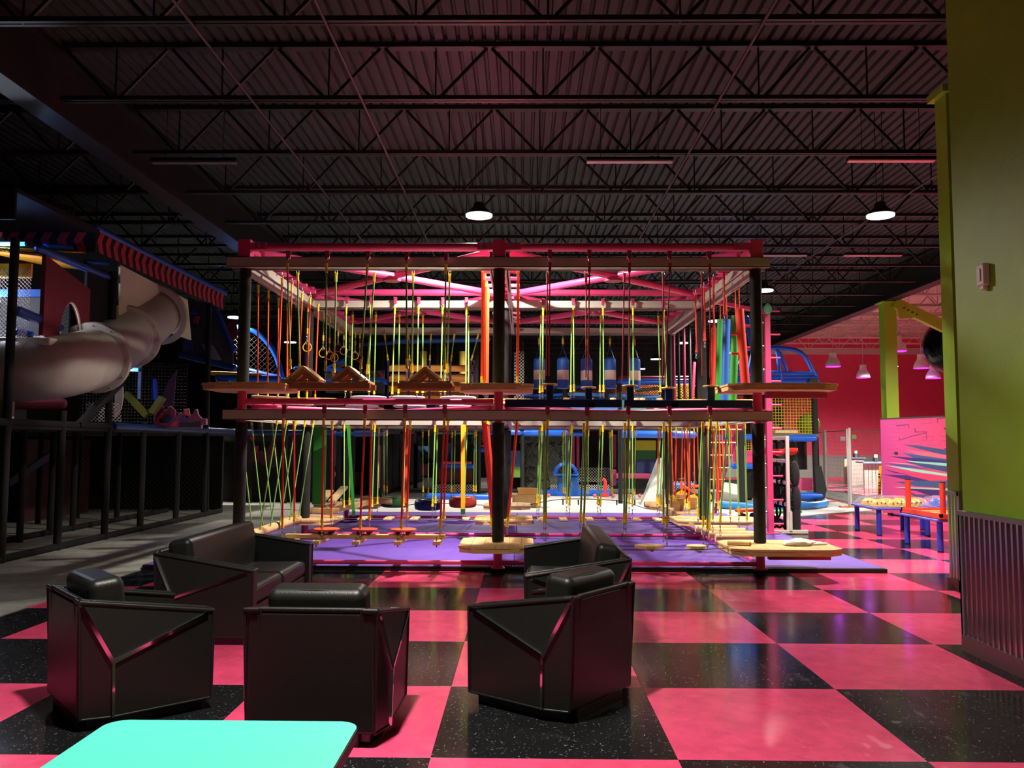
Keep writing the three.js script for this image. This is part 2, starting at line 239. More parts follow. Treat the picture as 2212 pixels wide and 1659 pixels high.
// lamps
const glow = new THREE.MeshStandardMaterial({ color: 0xffffff, emissive: 0xfff8ec, emissiveIntensity: 3, roughness: 0.4 });
for (const [x, y, z, k, cone, soft, label] of BAYS) {
  const t = thingW('high_bay_lamp', label, 'lamp', [x, y, z]);
  obj('housing', [put(new THREE.CylinderGeometry(0.1, 0.2, 0.1, 24), x, y + 0.075, z), put(new THREE.CylinderGeometry(0.07, 0.09, 0.08, 16), x, y + 0.16, z)], M.black, t);
  obj('lens', [put(new THREE.CylinderGeometry(0.185, 0.185, 0.02, 28), x, y + 0.012, z)], glow, t);
  for (const s of [-0.05, 0.05]) obj('hanger', [rod([x + s, y + 0.14, z], [x + s, 6.33, z], 0.006, 5)], M.joist, t);
  const l = new THREE.SpotLight(0xfff4e6, BAY * k, 0, cone, soft, 2); l.position.set(x, y - 0.02, z); l.target.position.set(x, 0, z); l.shadow.radius = 7; l.shadow.mapSize.set(1024, 1024); l.shadow.camera.near = 0.05; scene.add(l, l.target);
}
function stripFitting(p, label, glossy) {
  const [x, y, z] = p, t = thingW('strip_light', label, 'light fitting', [x, y, z], 'switched off strip lights under the joists');
  obj('body', [rbox(1.2, 0.05, 0.12, 0.01, x, y, z)], M.black, t); obj('diffuser', [rbox(1.19, 0.018, 0.1, 0.006, x, y - 0.032, z)], std(glossy, 0.25), t);  // diffuser colour holds the reflection painted for each unlit fitting
  for (const s of [-0.4, 0.4]) obj('hanger', [rod([x + s, y, z], [x + s, 6.33, z], 0.005, 5)], M.joist, t);
}
stripFitting([-4.584,5.473,-11.4], 'unlit strip light fitting at the dark upper left', 0x555555);
stripFitting([1.481,5.481,-11.4], 'unlit strip light fitting above the middle of the ropes course', 0xb0b0b0);
stripFitting([5.089,5.492,-11.4], 'unlit strip light fitting with a pinkish diffuser next to the lime wall', 0xf0a0b0);
stripFitting([7.24,5.484,-17.2], 'distant unlit strip light with a pink edge under the right girder', 0xf0a0b0);
stripFitting([5.284,5.482,-17.2], 'distant unlit strip light right of the pink top tube end', 0xc0c0c0);
stripFitting([1.552,5.484,-21.2], 'small unlit strip light seen between the pink roof braces', 0xd0d0d0);

// ---------------------------------------------------------------- lounge chairs, loveseats, table
function softPanel(pts, t, r = 0.012) { return slab(pts, t - 2 * r, r); }
function sidePanel(L, sgn, hw) {                            // faceted side: outline in (z, y), three facets meeting at a raised point
  const B = -L / 2, F = L / 2, yB = 0.69, yF = 0.565, y0 = 0.065, V0 = [B + 0.17, 0.36], q = 0.035;
  const o = (z, y, x) => [sgn * x, y, z], in_ = hw - 0.08;
  const A = { bt: o(B, yB, hw - 0.005), ft: o(F, yF, hw + q), fb: o(F, y0, hw + q - 0.012), vb: o(V0[0] + 0.01, y0, hw + q - 0.005), bb: o(B + 0.03, y0, hw - 0.02), v: o(V0[0], V0[1], hw + q + 0.006) };
  const I = { bt: o(B, yB, in_), ft: o(F, yF, in_), fb: o(F, y0, in_), bb: o(B + 0.03, y0, in_) };
  const tri = []; const f = (...p) => { for (let i = 1; i < p.length - 1; i++) { const t = sgn > 0 ? [p[0], p[i], p[i + 1]] : [p[0], p[i + 1], p[i]]; for (const k of t) tri.push(...k); } };
  f(A.bt, A.ft, A.v); f(A.ft, A.fb, A.vb, A.v); f(A.bt, A.v, A.vb, A.bb);
  f(I.bt, A.bt, A.bb, I.bb); f(A.ft, I.ft, I.fb, A.fb); f(I.bt, I.ft, A.ft, A.bt); f(I.ft, I.bt, I.bb, I.fb); f(A.bb, A.vb, A.fb, I.fb, I.bb);
  const g = new THREE.BufferGeometry(); g.setAttribute('position', new THREE.Float32BufferAttribute(tri, 3)); g.computeVertexNormals();
  const roll = [rod(A.bt, A.ft, 0.011, 8), rod(A.ft, A.fb, 0.009, 8), rod(A.bt, A.bb, 0.009, 8), rod(I.ft, A.ft, 0.011, 8), rod(I.bt, I.ft, 0.011, 8), rod(I.bt, A.bt, 0.011, 8), rod(A.bb, A.vb, 0.007, 6), rod(A.vb, A.fb, 0.007, 6)];
  const k = (p, d) => { const c = [...p]; c[0] += sgn * d; return c; };
  const lip = (a, b, s, e) => { const p = V(a).lerp(V(b), s), w = V(a).lerp(V(b), e); return bar(k([p.x, p.y, p.z], 0.004), k([w.x, w.y, w.z], 0.004), 0.012, 0.02); };
  return { body: [g, ...roll], strip: [lip(A.v, A.bt, 0, 0.93), lip(A.v, A.ft, 0, 0.93), bar(k(A.v, 0.002), k(A.vb, 0.004), 0.018, 0.014)], base: A };
}
function cushion(w, h, d, x, y, z, rx, crown = 0.03) {       // puffed cushion
  const g = new RoundedBoxGeometry(w, h, d, 6, Math.min(0.05, Math.min(w, h, d) * 0.32)), p = g.attributes.position;
  for (let i = 0; i < p.count; i++) { const a = p.getX(i) / (w / 2), b = p.getY(i) / (h / 2), c = p.getZ(i) / (d / 2); const thin = Math.min(h, d) === h ? 1 : 2; const k = thin === 1 ? (1 - a * a) * (1 - c * c) : (1 - a * a) * (1 - b * b); if (thin === 1) p.setY(i, p.getY(i) + Math.sign(b) * crown * k); else p.setZ(i, p.getZ(i) + Math.sign(c) * crown * k); }
  g.computeVertexNormals(); return put(mergeVertices(g), x, y, z, rx);
}
function seat(name, W, L, label, category, pos, turn, nCush, group) {
  const t = thing(name, label, category, pos, turn, group), hw = W / 2, B = -L / 2;
  for (const s of [1, -1]) { const p = sidePanel(L, s, hw); const m = obj('arm', p.body, M.leather, t); obj('chrome_strip', p.strip, M.chrome, m); }
  const bk = obj('back', [rbox(2 * hw - 0.03, 0.615, 0.1, 0.02, 0, 0.375, B + 0.055, -0.02), rod([-hw + 0.07, 0.69, B + 0.012], [hw - 0.07, 0.69, B + 0.012], 0.014, 8), rod([-hw + 0.09, 0.08, B + 0.03], [-hw + 0.09, 0.69, B], 0.006, 6), rod([hw - 0.09, 0.08, B + 0.03], [hw - 0.09, 0.69, B], 0.006, 6)], M.leather, t);
  obj('seat_box', [span(-hw + 0.075, hw - 0.075, 0.065, 0.27, B + 0.1, L / 2 - 0.03)], M.leather, t);
  const iw = (W - 0.17) / nCush;
  for (let i = 0; i < nCush; i++) {
    const x = -(W - 0.17) / 2 + iw * (i + 0.5);
    const c = obj('seat_cushion', [cushion(iw - 0.01, 0.15, L - 0.2, x, 0.345, 0.075, 0, 0.035)], M.leather, t); obj('piping', [pipe([[x - iw / 2 + 0.03, 0.385, L / 2 - 0.035], [x, 0.4, L / 2 - 0.02], [x + iw / 2 - 0.03, 0.385, L / 2 - 0.035]], 0.006, 12, 6)], M.leather, c);
    if (nCush === 1) obj('back_cushion', [cushion(iw - 0.01, 0.42, 0.19, x, 0.58, B + 0.18, -0.1, 0.025), pipe([[x - iw / 2 + 0.03, 0.765, B + 0.1], [x, 0.775, B + 0.09], [x + iw / 2 - 0.03, 0.765, B + 0.1]], 0.005, 12, 6)], M.leather, t);
  }
  if (nCush > 1) obj('back_cushion', [cushion(W - 0.18, 0.44, 0.19, 0, 0.57, B + 0.18, -0.16, 0.03)], M.leather, t);
  const ln = (pts) => pts; const b = 0.05, q = 0.035;
  const prof = [[-hw + b, B + 0.07], [-hw + b - q, B + 0.2], [-hw + b - q, L / 2 - 0.04], [hw - b + q, L / 2 - 0.04], [hw - b + q, B + 0.2], [hw - b, B + 0.07]];
  const g = slab(prof.map(([x, z]) => [x, -z]), 0.065); g.rotateX(-Math.PI / 2); obj('plinth', [g], std(0x45474c, 0.16, 0.9), t, { label: 'mirror finished plinth' });
  obj('shadow_gap_base', [span(-hw + 0.1, hw - 0.1, 0.0, 0.07, B + 0.03, B + 0.075)], M.black, t);
  return t;
}
const CH = [[0.20, 0, -5.22], -2.214];
const chair0 = seat('armchair', 0.7, 0.72, 'black leather armchair nearest the open pink floor, its back to the right', 'armchair', CH[0], CH[1], 1, 'black leather armchairs in the foreground');
copy(chair0, 'black leather armchair with its back square to the camera, right behind the teal table', [-1.07, 0, -4.72], Math.PI - 0.03);
copy(chair0, 'black leather armchair left of the teal table, partly hidden by its far left corner', [-2.33, 0, -5.03], 2.3);
const sofa0 = seat('loveseat', 1.76, 0.78, 'black leather loveseat at the left facing right, with a lit seat cushion', 'sofa', [-2.45, 0, -7.4], Math.PI / 2, 2, 'black leather loveseats facing each other');
copy(sofa0, 'black leather loveseat in front of the middle lower platform, facing left', [0.42, 0, -7.2], -Math.PI / 2);
{
  const t = thing('table', 'teal topped table in the near left corner with a dark edge', 'table', [-0.83, 0, -1.88]);
  const sh = new THREE.Shape(), w = 0.362, d = 0.61, r = 0.06; sh.moveTo(-w + r, -d); sh.lineTo(w - r, -d); sh.absarc(w - r, -d + r, r, -Math.PI / 2, 0); sh.lineTo(w, d - r); sh.absarc(w - r, d - r, r, 0, Math.PI / 2); sh.lineTo(-w + r, d); sh.absarc(-w + r, d - r, r, Math.PI / 2, Math.PI); sh.lineTo(-w, -d + r); sh.absarc(-w + r, -d + r, r, Math.PI, 1.5 * Math.PI);
  const top = new THREE.ExtrudeGeometry(sh, { depth: 0.003, bevelEnabled: true, bevelSize: 0.001, bevelThickness: 0.001, curveSegments: 10 }); top.rotateX(-Math.PI / 2); top.translate(0, 0.737, 0);
  const edge = new THREE.ExtrudeGeometry(sh, { depth: 0.028, bevelEnabled: true, bevelSize: 0.003, bevelThickness: 0.003, bevelSegments: 2, curveSegments: 10 }); edge.rotateX(-Math.PI / 2); edge.translate(0, 0.705, 0);
  obj('edge_band', [edge], M.black, t); obj('top', [top], M.tealTop, t, { label: 'teal laminate top' });
  obj('pedestal', [put(new THREE.CylinderGeometry(0.045, 0.045, 0.66, 20), 0, 0.37, 0)], M.black, t); obj('foot', [rbox(0.5, 0.03, 0.07, 0.01, 0, 0.02, 0), rbox(0.07, 0.03, 0.7, 0.01, 0, 0.02, 0)], M.black, t); obj('bracket', [span(-0.16, 0.16, 0.685, 0.703, -0.2, 0.2)], M.black, t);
}

// ---------------------------------------------------------------- the two-level ropes course
const CX = [-3.44, -0.29, 2.87], CZ = [-10.25, -13.38, -16.5], OFF = 0.2;
const BAYX = [[0, 1], [1, 2]];
{ // padded floor under the course
  const t = thingW('floor_mat', 'large purple foam mat with a black edge under the ropes course', 'mat', [0, 0, -14.4]);
  const z0 = -18.4, z1 = -10.35, n = 5, d = (z1 - z0) / n;
  for (let i = 0; i < n; i++) for (const [a, b] of [[-4.62, -0.1], [-0.1, 4.4]]) obj('mat_panel', [rbox(b - a - 0.006, 0.045, d - 0.006, 0.012, (a + b) / 2, 0.036, z0 + (i + 0.5) * d)], M.purple, t);
  obj('edge_band', [span(-4.64, 4.42, 0.002, 0.05, z1, z1 + 0.025), span(-4.645, -4.62, 0.002, 0.05, z0, z1), span(4.4, 4.425, 0.002, 0.05, z0, z1), span(-4.64, 4.42, 0.002, 0.05, z0 - 0.02, z0)], M.black, t);
}
const course = thingW('ropes_course', 'pink steel ropes course frame with black padded columns, pale beams and wooden platforms', 'ropes course', [-0.29, 0, -13.38]);
const octagon = (hx, hz, c) => [[-hx + c, -hz], [hx - c, -hz], [hx, -hz + c * 0.8], [hx, hz - c * 0.8], [hx - c, hz], [-hx + c, hz], [-hx, hz - c * 0.8], [-hx, -hz + c * 0.8]];
function platform(x, y, z, hx, hz, c, label) {              // planks run front to back, cut to an octagon
  const zAt = (u) => { const e = hx - Math.abs(u); return e < c ? hz - 0.8 * c * (1 - e / c) : hz; };
  const skirt = slab(octagon(hx - 0.01, hz - 0.01, c).map((p) => [p[0], -p[1]]), 0.055); skirt.rotateX(-Math.PI / 2); skirt.translate(x, y - 0.075, z);
  const m = obj('platform', [skirt], M.woodX, course, { label });
  const n = Math.round(2 * hx / 0.14), w = 2 * hx / n;
  for (let i = 0; i < n; i++) { const a = -hx + i * w + 0.003, b = a + w - 0.006; const p = slab([[a, -zAt(a)], [b, -zAt(b)], [b, zAt(b)], [a, zAt(a)]], 0.022, 0.0015); p.rotateX(-Math.PI / 2); p.translate(x, y - 0.0215, z); obj('plank', [p], M.woodZ, m); }
  return m;
}
CX.forEach((x, i) => CZ.forEach((z, j) => {
  obj('column', [rod([x, j ? 0.06 : 0.052, z], [x, 4.02, z], 0.055, 20), put(new THREE.CylinderGeometry(0.075, 0.085, 0.02, 20), x, j ? 0.068 : 0.06, z)], M.pink, course);
  obj('column_pad', [rod([x, 0.37, z], [x, 1.8, z], 0.072, 24)], M.sleeve, course); obj('column_pad', [rod([x, 2.26, z], [x, 3.7, z], 0.072, 24)], M.sleeve, course);
  obj('head_plate', [rbox(0.16, 0.22, 0.16, 0.01, x, 3.95, z), span(i ? x - 0.27 : x, i < 2 ? x + 0.27 : x, 3.93, 4.02, z + 0.056, z + 0.066), span(x - 0.066, x - 0.056, 3.93, 4.02, j < 2 ? z - 0.27 : z, j ? z + 0.27 : z)], M.pink, course);
  const bolts = []; for (const s of [-1, 1]) if (!(i === 0 && s < 0) && !(i === 2 && s > 0)) for (const a of [0.15, 0.22]) for (const b of [3.955, 3.995]) bolts.push(put(new THREE.CylinderGeometry(0.012, 0.012, 0.012, 6), x + s * a, b, z + 0.07, Math.PI / 2)); obj('bolts', bolts, M.steel, course).userData.kind = 'stuff';
}));
const PL = [[0, 0, -3.3, -10.2, 0.5, 0.5], [1, 0, -0.3, -10.25, 0.44, 0.52], [2, 0, 3.03, -10.1, 0.64, 0.5], [0, 1, -3.36, -13.5, 0.42, 0.52], [1, 1, -0.29, -13.6, 0.46, 0.5], [2, 1, 3.1, -13.6, 0.68, 0.5], [0, 2, -3.3, -16.6, 0.5, 0.5], [1, 2, -0.29, -16.6, 0.46, 0.5], [2, 2, 2.95, -16.6, 0.5, 0.5]];
for (const [i, j, x, z, hx, hz] of PL) { platform(x, 0.36, z, i === 0 && j === 0 ? 0.4 : hx, hz, 0.17); platform(x, 2.25, z, hx, hz, 0.2); }
obj('platform_arm', [span(2.9, 3.62, 2.1, 2.17, -10.06, -9.98)], M.pinkDark, course); obj('platform_arm', [span(2.9, 3.62, 0.2, 0.28, -10.06, -9.98)], M.pinkDark, course);
for (const y of [1.89, 3.77]) {                             // pale track beams either side of every column line
  const ch = (x0, x1, z) => [span(x0, x1, y - 0.063, y + 0.063, z - 0.008, z + 0.008), span(x0, x1, y + 0.055, y + 0.063, z - 0.03, z + 0.008), span(x0, x1, y - 0.063, y - 0.055, z - 0.03, z + 0.008)];
  const cz = (z0, z1, x) => [span(x - 0.008, x + 0.008, y - 0.063, y + 0.063, z0, z1), span(x - 0.03, x + 0.03, y - 0.063, y - 0.055, z0, z1)];
  for (const z of CZ) for (const s of [0.1, -0.1]) obj('track_beam', ch(CX[0] - 0.2, CX[2] + 0.15, z + s), M.beam, course);
  for (const x of CX) for (const s of [-0.1, 0.1]) obj('track_beam', cz(CZ[2] + 0.1, CZ[0] - 0.12, x + s), M.beam, course);
}
// pink tubes: top frame, mid frame, base frame, plan braces
for (const z of CZ) for (const [a, b] of BAYX) {
  obj('frame_tube', [rod([CX[a] + 0.06, 3.975, z], [CX[b] - 0.06, 3.975, z], 0.052, 14)], M.pink, course);
  if (!(z === CZ[0] && a === 1)) obj('frame_tube', [rod([CX[a] + 0.06, 2.055, z], [CX[b] - 0.06, 2.055, z], 0.036, 12)], M.pink, course);
  obj('base_tube', [rod([CX[a] + 0.05, 0.112, z], [CX[b] - 0.05, 0.112, z], 0.027, 12)], M.pink, course);
}
for (const x of CX) for (const [a, b] of BAYX) {
  obj('frame_tube', [rod([x, 3.975, CZ[a] - 0.06], [x, 3.975, CZ[b] + 0.06], 0.052, 14)], M.pink, course); obj('frame_tube', [rod([x, 2.055, CZ[a] - 0.06], [x, 2.055, CZ[b] + 0.06], 0.036, 12)], M.pink, course);
  obj('base_tube', [rod([x, 0.112, CZ[a] - 0.05], [x, 0.112, CZ[b] + 0.05], 0.027, 12)], M.pink, course);
}
for (const [a, b] of BAYX) for (const [c, d] of BAYX) for (const [y, r, w] of [[3.93, 0.052, 0.16], [1.99, 0.03, 0.1]]) {
  const p = [CX[a] + w, y, CZ[c] - w], q = [CX[b] - w, y, CZ[d] + w], m = [(p[0] + q[0]) / 2, y, (p[2] + q[2]) / 2];
  obj('brace_tube', [rod(p, q, r, 14)], M.pink, course); const k = (e, s) => [m[0] + (e[0] - m[0]) * s, y, m[2] + (e[2] - m[2]) * s];
  for (const e of [[p[0], y, q[2]], [q[0], y, p[2]]]) obj('brace_tube', [rod(e, k(e, 0.06), r, 14)], M.pink, course);
  obj('brace_joint', [put(new THREE.CylinderGeometry(0.13, 0.13, 0.05, 8), m[0], y - r, m[2])], M.pinkDark, course);
}
for (const x of [CX[1], CX[2], CX[0]]) for (let k = 0; k < 11; k++) { // rungs that carry the side ropes
  const z = CZ[0] - 0.45 - k * 0.52; if (z < CZ[2] + 0.3) break; obj('hanger_bar', [rbox(0.5, 0.05, 0.05, 0.008, x, 3.875, z)], M.pink, course); obj('hanger_bar', [rbox(0.5, 0.04, 0.05, 0.008, x, 1.965, z)], M.pink, course);
}
{ // blue beam of the front right bay with its stepping posts
  const bm = thingW('balance_beam', 'dark blue steel beam of the front right bay carrying round stepping pads', 'beam', [1.3, 2.04, -10.25]);
  obj('beam_section', [rbox(1.42, 0.095, 0.1, 0.006, 0.5, 2.04, -10.25), rbox(1.55, 0.095, 0.1, 0.006, 2.02, 2.035, -10.25)], M.blueDark, bm);
  for (const [x, y, z] of [[0.336, 2.262, -10.25], [1.318, 2.248, -10.25], [2.3, 2.245, -10.25], [0.84, 2.25, -10.6], [1.85, 2.245, -10.6]]) {
    const p = obj('post', [rbox(0.085, y - 1.99, 0.085, 0.006, x, (y + 1.99) / 2, z)], M.blueDark, bm);
    obj('step_pad', [put(new THREE.CylinderGeometry(0.088, 0.088, 0.02, 24), x, y + 0.008, z), put(new THREE.TorusGeometry(0.086, 0.011, 8, 24), x, y + 0.008, z, Math.PI / 2)], M.woodX, p);
  }
  obj('cross_arm', [span(0.8, 0.88, 1.99, 2.05, -10.63, -10.2)], M.blueDark, bm); obj('cross_arm', [span(1.81, 1.89, 1.99, 2.05, -10.63, -10.2)], M.blueDark, bm);
}

// ---------------------------------------------------------------- hanging ropes
const cylU = new THREE.CylinderGeometry(1, 1, 1, 8), slv = merge([put(new THREE.CylinderGeometry(0.014, 0.017, 0.11, 8), 0, -0.055, 0), put(new THREE.CylinderGeometry(0.022, 0.017, 0.035, 8), 0, -0.012, 0)]);
const carab = merge([put(new THREE.TorusGeometry(0.02, 0.0045, 6, 14), 0, 0.022, 0, 0, 0, 0).scale(0.75, 1.5, 1), put(new THREE.CylinderGeometry(0.005, 0.005, 0.05, 6), 0, 0.07, 0)]);
const linkG = merge([put(new THREE.TorusGeometry(0.013, 0.0035, 5, 12), 0, -0.016, 0).scale(0.8, 1.5, 1), put(new THREE.TorusGeometry(0.013, 0.0035, 5, 12), 0, -0.034, 0, 0, Math.PI / 2).scale(0.8, 1.5, 1), put(new THREE.TorusGeometry(0.013, 0.0035, 5, 12), 0, -0.056, 0).scale(0.8, 1.5, 1)]);
const clampG = merge([rbox(0.05, 0.09, 0.03, 0.006, 0, 0.14, -0.03), box(0.05, 0.02, 0.09, 0, 0.185, -0.05), put(new THREE.CylinderGeometry(0.016, 0.016, 0.06, 8), 0, 0.1, -0.02, Math.PI / 2)]);
function rope(a, b, mat, label, group, o = {}) {            // a: upper end, b: lower end
  const t = thing('hanging_rope', label, 'rope', a, 0, group), d = V(b).sub(V(a)), L = d.length(), q = new THREE.Quaternion().setFromUnitVectors(V(0, -1, 0), d.clone().normalize()), r = o.r ?? 0.0105;
  const m = inst('rope', cylU, mat, t, d.clone().multiplyScalar(0.5).toArray()); m.scale.set(r, L, r); m.quaternion.copy(q);
  const sm = o.sleeve ?? M.yellow;
  if (!o.noTop) { const s = inst('sleeve', slv, sm, t, [0, 0.012, 0]); s.quaternion.copy(q); inst('carabiner', carab, M.steel, t, [0, 0.0, 0]); }
  if (o.clamp) inst('clamp', clampG, o.clamp, t, [0, -0.02, 0], [0, o.turn ?? 0, 0]);
  if (!o.noEnd) { const e = d.clone().multiplyScalar(1 - 0.0 / L); const s = inst('sleeve', slv, sm, t, e.toArray()); s.quaternion.copy(q); s.rotateX(Math.PI); if (!o.noChain) { const k = inst('chain', linkG, M.steel, t, e.toArray()); if (o.chain) k.scale.y = o.chain; } }
  return t;
}
// pairs: upper and lower end on the near rail, then on the far rail
function pairRow(list, mat, group, say, o = {}) {
  list.forEach(([a, b, c, d], i) => {
    rope(a, b, mat, say(ORD[i], 'near'), group, { clamp: M.pinkDark, ...o });
    if (c) rope(c, d, mat, say(ORD[i], 'far'), group, { ...o });
  });
}
pairRow([[[-2.856,3.704,-10.02], [-2.792,2.44,-10.02], [-2.853,3.684,-10.48], [-2.803,2.435,-10.48]], [[-2.378,3.704,-10.02], [-2.367,2.424,-10.02], [-2.364,3.685,-10.48], [-2.368,2.436,-10.48]], [[-1.881,3.699,-10.02], [-1.944,2.442,-10.02], [-1.876,3.685,-10.48], [-1.95,2.425,-10.48]], [[-1.409,3.694,-10.02], [-1.386,2.449,-10.02], [-1.385,3.68,-10.48], [-1.387,2.438,-10.48]], [[-0.93,3.689,-10.02], [-0.935,2.439,-10.02], [-0.922,3.674,-10.48], [-0.943,2.439,-10.48]]],
  M.olive, 'front left ropes of the upper level', (n, e) => `${e} lime rope of the ${n} pair from left in the upper front left bay`, { chain: 1.5 });
pairRow([[[-2.799,3.698,-13.17], [-2.79,2.364,-13.17], [-2.786,3.633,-13.62], [-2.794,2.37,-13.62]], [[-2.408,3.698,-13.17], [-2.417,2.358,-13.17], [-2.405,3.634,-13.62], [-2.416,2.355,-13.62]], [[-2.025,3.692,-13.17], [-2.051,2.329,-13.17], [-2.017,3.635,-13.62], [-2.018,2.364,-13.62]], [[-1.65,3.692,-13.17], [-1.657,2.345,-13.17], [-1.633,3.628,-13.62], [-1.623,2.373,-13.62]], [[-1.267,3.685,-13.17], [-1.284,2.368,-13.17], [-1.268,3.621,-13.62], [-1.26,2.389,-13.62]], [[-0.889,3.686,-13.17], [-0.89,2.369,-13.17], [-0.884,3.621,-13.62], [-0.875,2.39,-13.62]]],
  M.lime, 'middle row left ropes of the upper level', (n, e) => `${e} lime rope of the ${n} pair from left above the white discs`);
pairRow([[[0.331,3.718,-10.02], [0.321,2.358,-10.02], [0.317,3.664,-10.48], [0.3,2.396,-10.48]], [[0.81,3.718,-10.02], [0.786,2.276,-10.02], [0.803,3.682,-10.48], [0.799,2.379,-10.48]], [[1.293,3.713,-10.02], [1.273,2.338,-10.02], [1.287,3.682,-10.48], [1.25,2.317,-10.48]], [[1.782,3.708,-10.02], [1.703,2.251,-10.02], [1.777,3.665,-10.48], [1.753,2.306,-10.48]], [[2.261,3.703,-10.02], [2.245,2.341,-10.02], [2.264,3.677,-10.48], [2.25,2.4,-10.48]]],
  M.darkRed, 'loose dark red ropes of the upper front right bay', (n, e) => `${e} loose dark red rope of the ${n} pair from left above the blue beam`, { noEnd: true, sleeve: M.darkRed, r: 0.008 });
pairRow([[[0.329,3.673,-13.17], [0.319,2.365,-13.17], [0.307,3.623,-13.62], [0.285,2.378,-13.62]], [[0.808,3.674,-13.17], [0.814,2.374,-13.17], [0.806,3.624,-13.62], [0.789,2.394,-13.62]], [[1.278,3.674,-13.17], [1.279,2.368,-13.17], [1.279,3.625,-13.62], [1.263,2.396,-13.62]], [[1.75,3.675,-13.17], [1.744,2.369,-13.17], [1.748,3.625,-13.62], [1.744,2.397,-13.62]], [[2.235,3.631,-13.17], [2.267,2.356,-13.17], [2.22,3.619,-13.62], [2.244,2.398,-13.62]]],
  M.lime, 'middle row right ropes of the upper level', (n, e) => `${e} lime rope of the ${n} pair from left by the log stumps`);
pairRow([[[-2.862,1.827,-10.02], [-2.844,0.542,-10.02], [-2.859,1.806,-10.48], [-2.826,0.582,-10.48]], [[-2.378,1.829,-10.02], [-2.373,0.544,-10.02], [-2.379,1.807,-10.48], [-2.366,0.629,-10.48]], [[-1.884,1.83,-10.02], [-1.918,0.546,-10.02], [-1.883,1.809,-10.48], [-1.893,0.603,-10.48]], [[-1.406,1.832,-10.02], [-1.429,0.548,-10.02], [-1.401,1.81,-10.48], [-1.427,0.634,-10.48]], [[-0.93,1.833,-10.02], [-0.967,0.55,-10.02], [-0.928,1.812,-10.48], [-0.973,0.619,-10.48]]],
  M.red, 'front left ropes of the lower level', (n, e) => `${e} red rope of the ${n} pair from left over the low wooden beam`, { chain: 1.3, sleeve: M.yellowDeep, r: 0.0125 });
pairRow([[[-2.799,1.831,-13.17], [-2.78,0.545,-13.17], [-2.8,1.789,-13.62], [-2.79,0.556,-13.62]], [[-2.317,1.818,-13.17], [-2.341,0.562,-13.17], [-2.324,1.783,-13.62], [-2.336,0.573,-13.62]], [[-1.844,1.82,-13.17], [-1.85,0.578,-13.17], [-1.834,1.784,-13.62], [-1.85,0.59,-13.62]], [[-1.367,1.821,-13.17], [-1.397,0.573,-13.17], [-1.375,1.786,-13.62], [-1.396,0.592,-13.62]], [[-0.894,1.823,-13.17], [-0.928,0.597,-13.17], [-0.894,1.787,-13.62], [-0.93,0.594,-13.62]]],
  M.lime, 'middle row left ropes of the lower level', (n, e) => `${e} lime rope of the ${n} pair from left over the left stepping boards`, { chain: 1.8 });
pairRow([[[0.304,1.821,-10.02], [0.28,0.632,-10.02], [0.278,1.793,-10.48], [0.273,0.59,-10.48]], [[0.779,1.811,-10.02], [0.732,0.612,-10.02], [0.774,1.788,-10.48], [0.725,0.603,-10.48]], [[1.27,1.824,-10.02], [1.229,0.626,-10.02], [1.281,1.79,-10.48], [1.263,0.583,-10.48]], [[1.763,1.825,-10.02], [1.712,0.595,-10.02], [1.765,1.792,-10.48], [1.748,0.574,-10.48]], [[2.244,1.827,-10.02], [2.189,0.565,-10.02], [2.254,1.793,-10.48], [2.238,0.554,-10.48]]],
  M.olive, 'front right ropes of the lower level', (n, e) => `${e} green rope of the ${n} pair from left in the lower front right bay`, { chain: 2.2, r: 0.0125 });
pairRow([[[0.32,1.841,-13.17], [0.263,0.587,-13.17], [0.286,1.791,-13.62], [0.242,0.599,-13.62]], [[0.784,1.814,-13.17], [0.739,0.604,-13.17], [0.773,1.785,-13.62], [0.72,0.601,-13.62]], [[1.27,1.83,-13.17], [1.221,0.591,-13.17], [1.261,1.787,-13.62], [1.219,0.588,-13.62]], [[1.733,1.846,-13.17], [1.718,0.594,-13.17], [1.747,1.788,-13.62], [1.725,0.59,-13.62]], [[2.226,1.847,-13.17], [2.135,0.595,-13.17], [2.241,1.79,-13.62], [2.178,0.592,-13.62]]],
  M.lime, 'middle row right ropes of the lower level', (n, e) => `${e} lime rope of the ${n} pair from left over the right stepping boards`, { chain: 1.8 });
pairRow([[[-2.628,1.785,-16.3], [-2.611,0.613,-16.3], [-2.765,1.754,-16.75], [-2.739,0.606,-16.75]], [[-1.816,1.788,-16.3], [-1.813,0.581,-16.3], [-1.987,1.757,-16.75], [-1.964,0.591,-16.75]], [[-1.303,1.789,-16.3], [-1.311,0.61,-16.3], [-1.398,1.759,-16.75], [-1.403,0.593,-16.75]], [[-0.889,1.791,-16.3], [-0.891,0.629,-16.3], [-0.95,1.76,-16.75], [-0.961,0.613,-16.75]]],
  M.olive, 'rear left ropes of the lower level', (n, e) => `${e} thin green rope of the ${n} pair from left over the hanging tyres`);
pairRow([[[0.369,1.795,-16.3], [0.361,0.572,-16.3], [0.342,1.765,-16.75], [0.335,0.564,-16.75]], [[0.836,1.796,-16.3], [0.835,0.592,-16.3], [0.813,1.766,-16.75], [0.812,0.584,-16.75]], [[1.284,1.798,-16.3], [1.272,0.594,-16.3], [1.274,1.768,-16.75], [1.261,0.586,-16.75]], [[1.742,1.799,-16.3], [1.744,0.596,-16.3], [1.743,1.769,-16.75], [1.765,0.588,-16.75]], [[2.198,1.801,-16.3], [2.172,0.58,-16.3], [2.204,1.771,-16.75], [2.195,0.571,-16.75]]],
  M.lime, 'rear right ropes of the lower level', (n, e) => `${e} thin green rope of the ${n} pair from left over the pegged cable`);
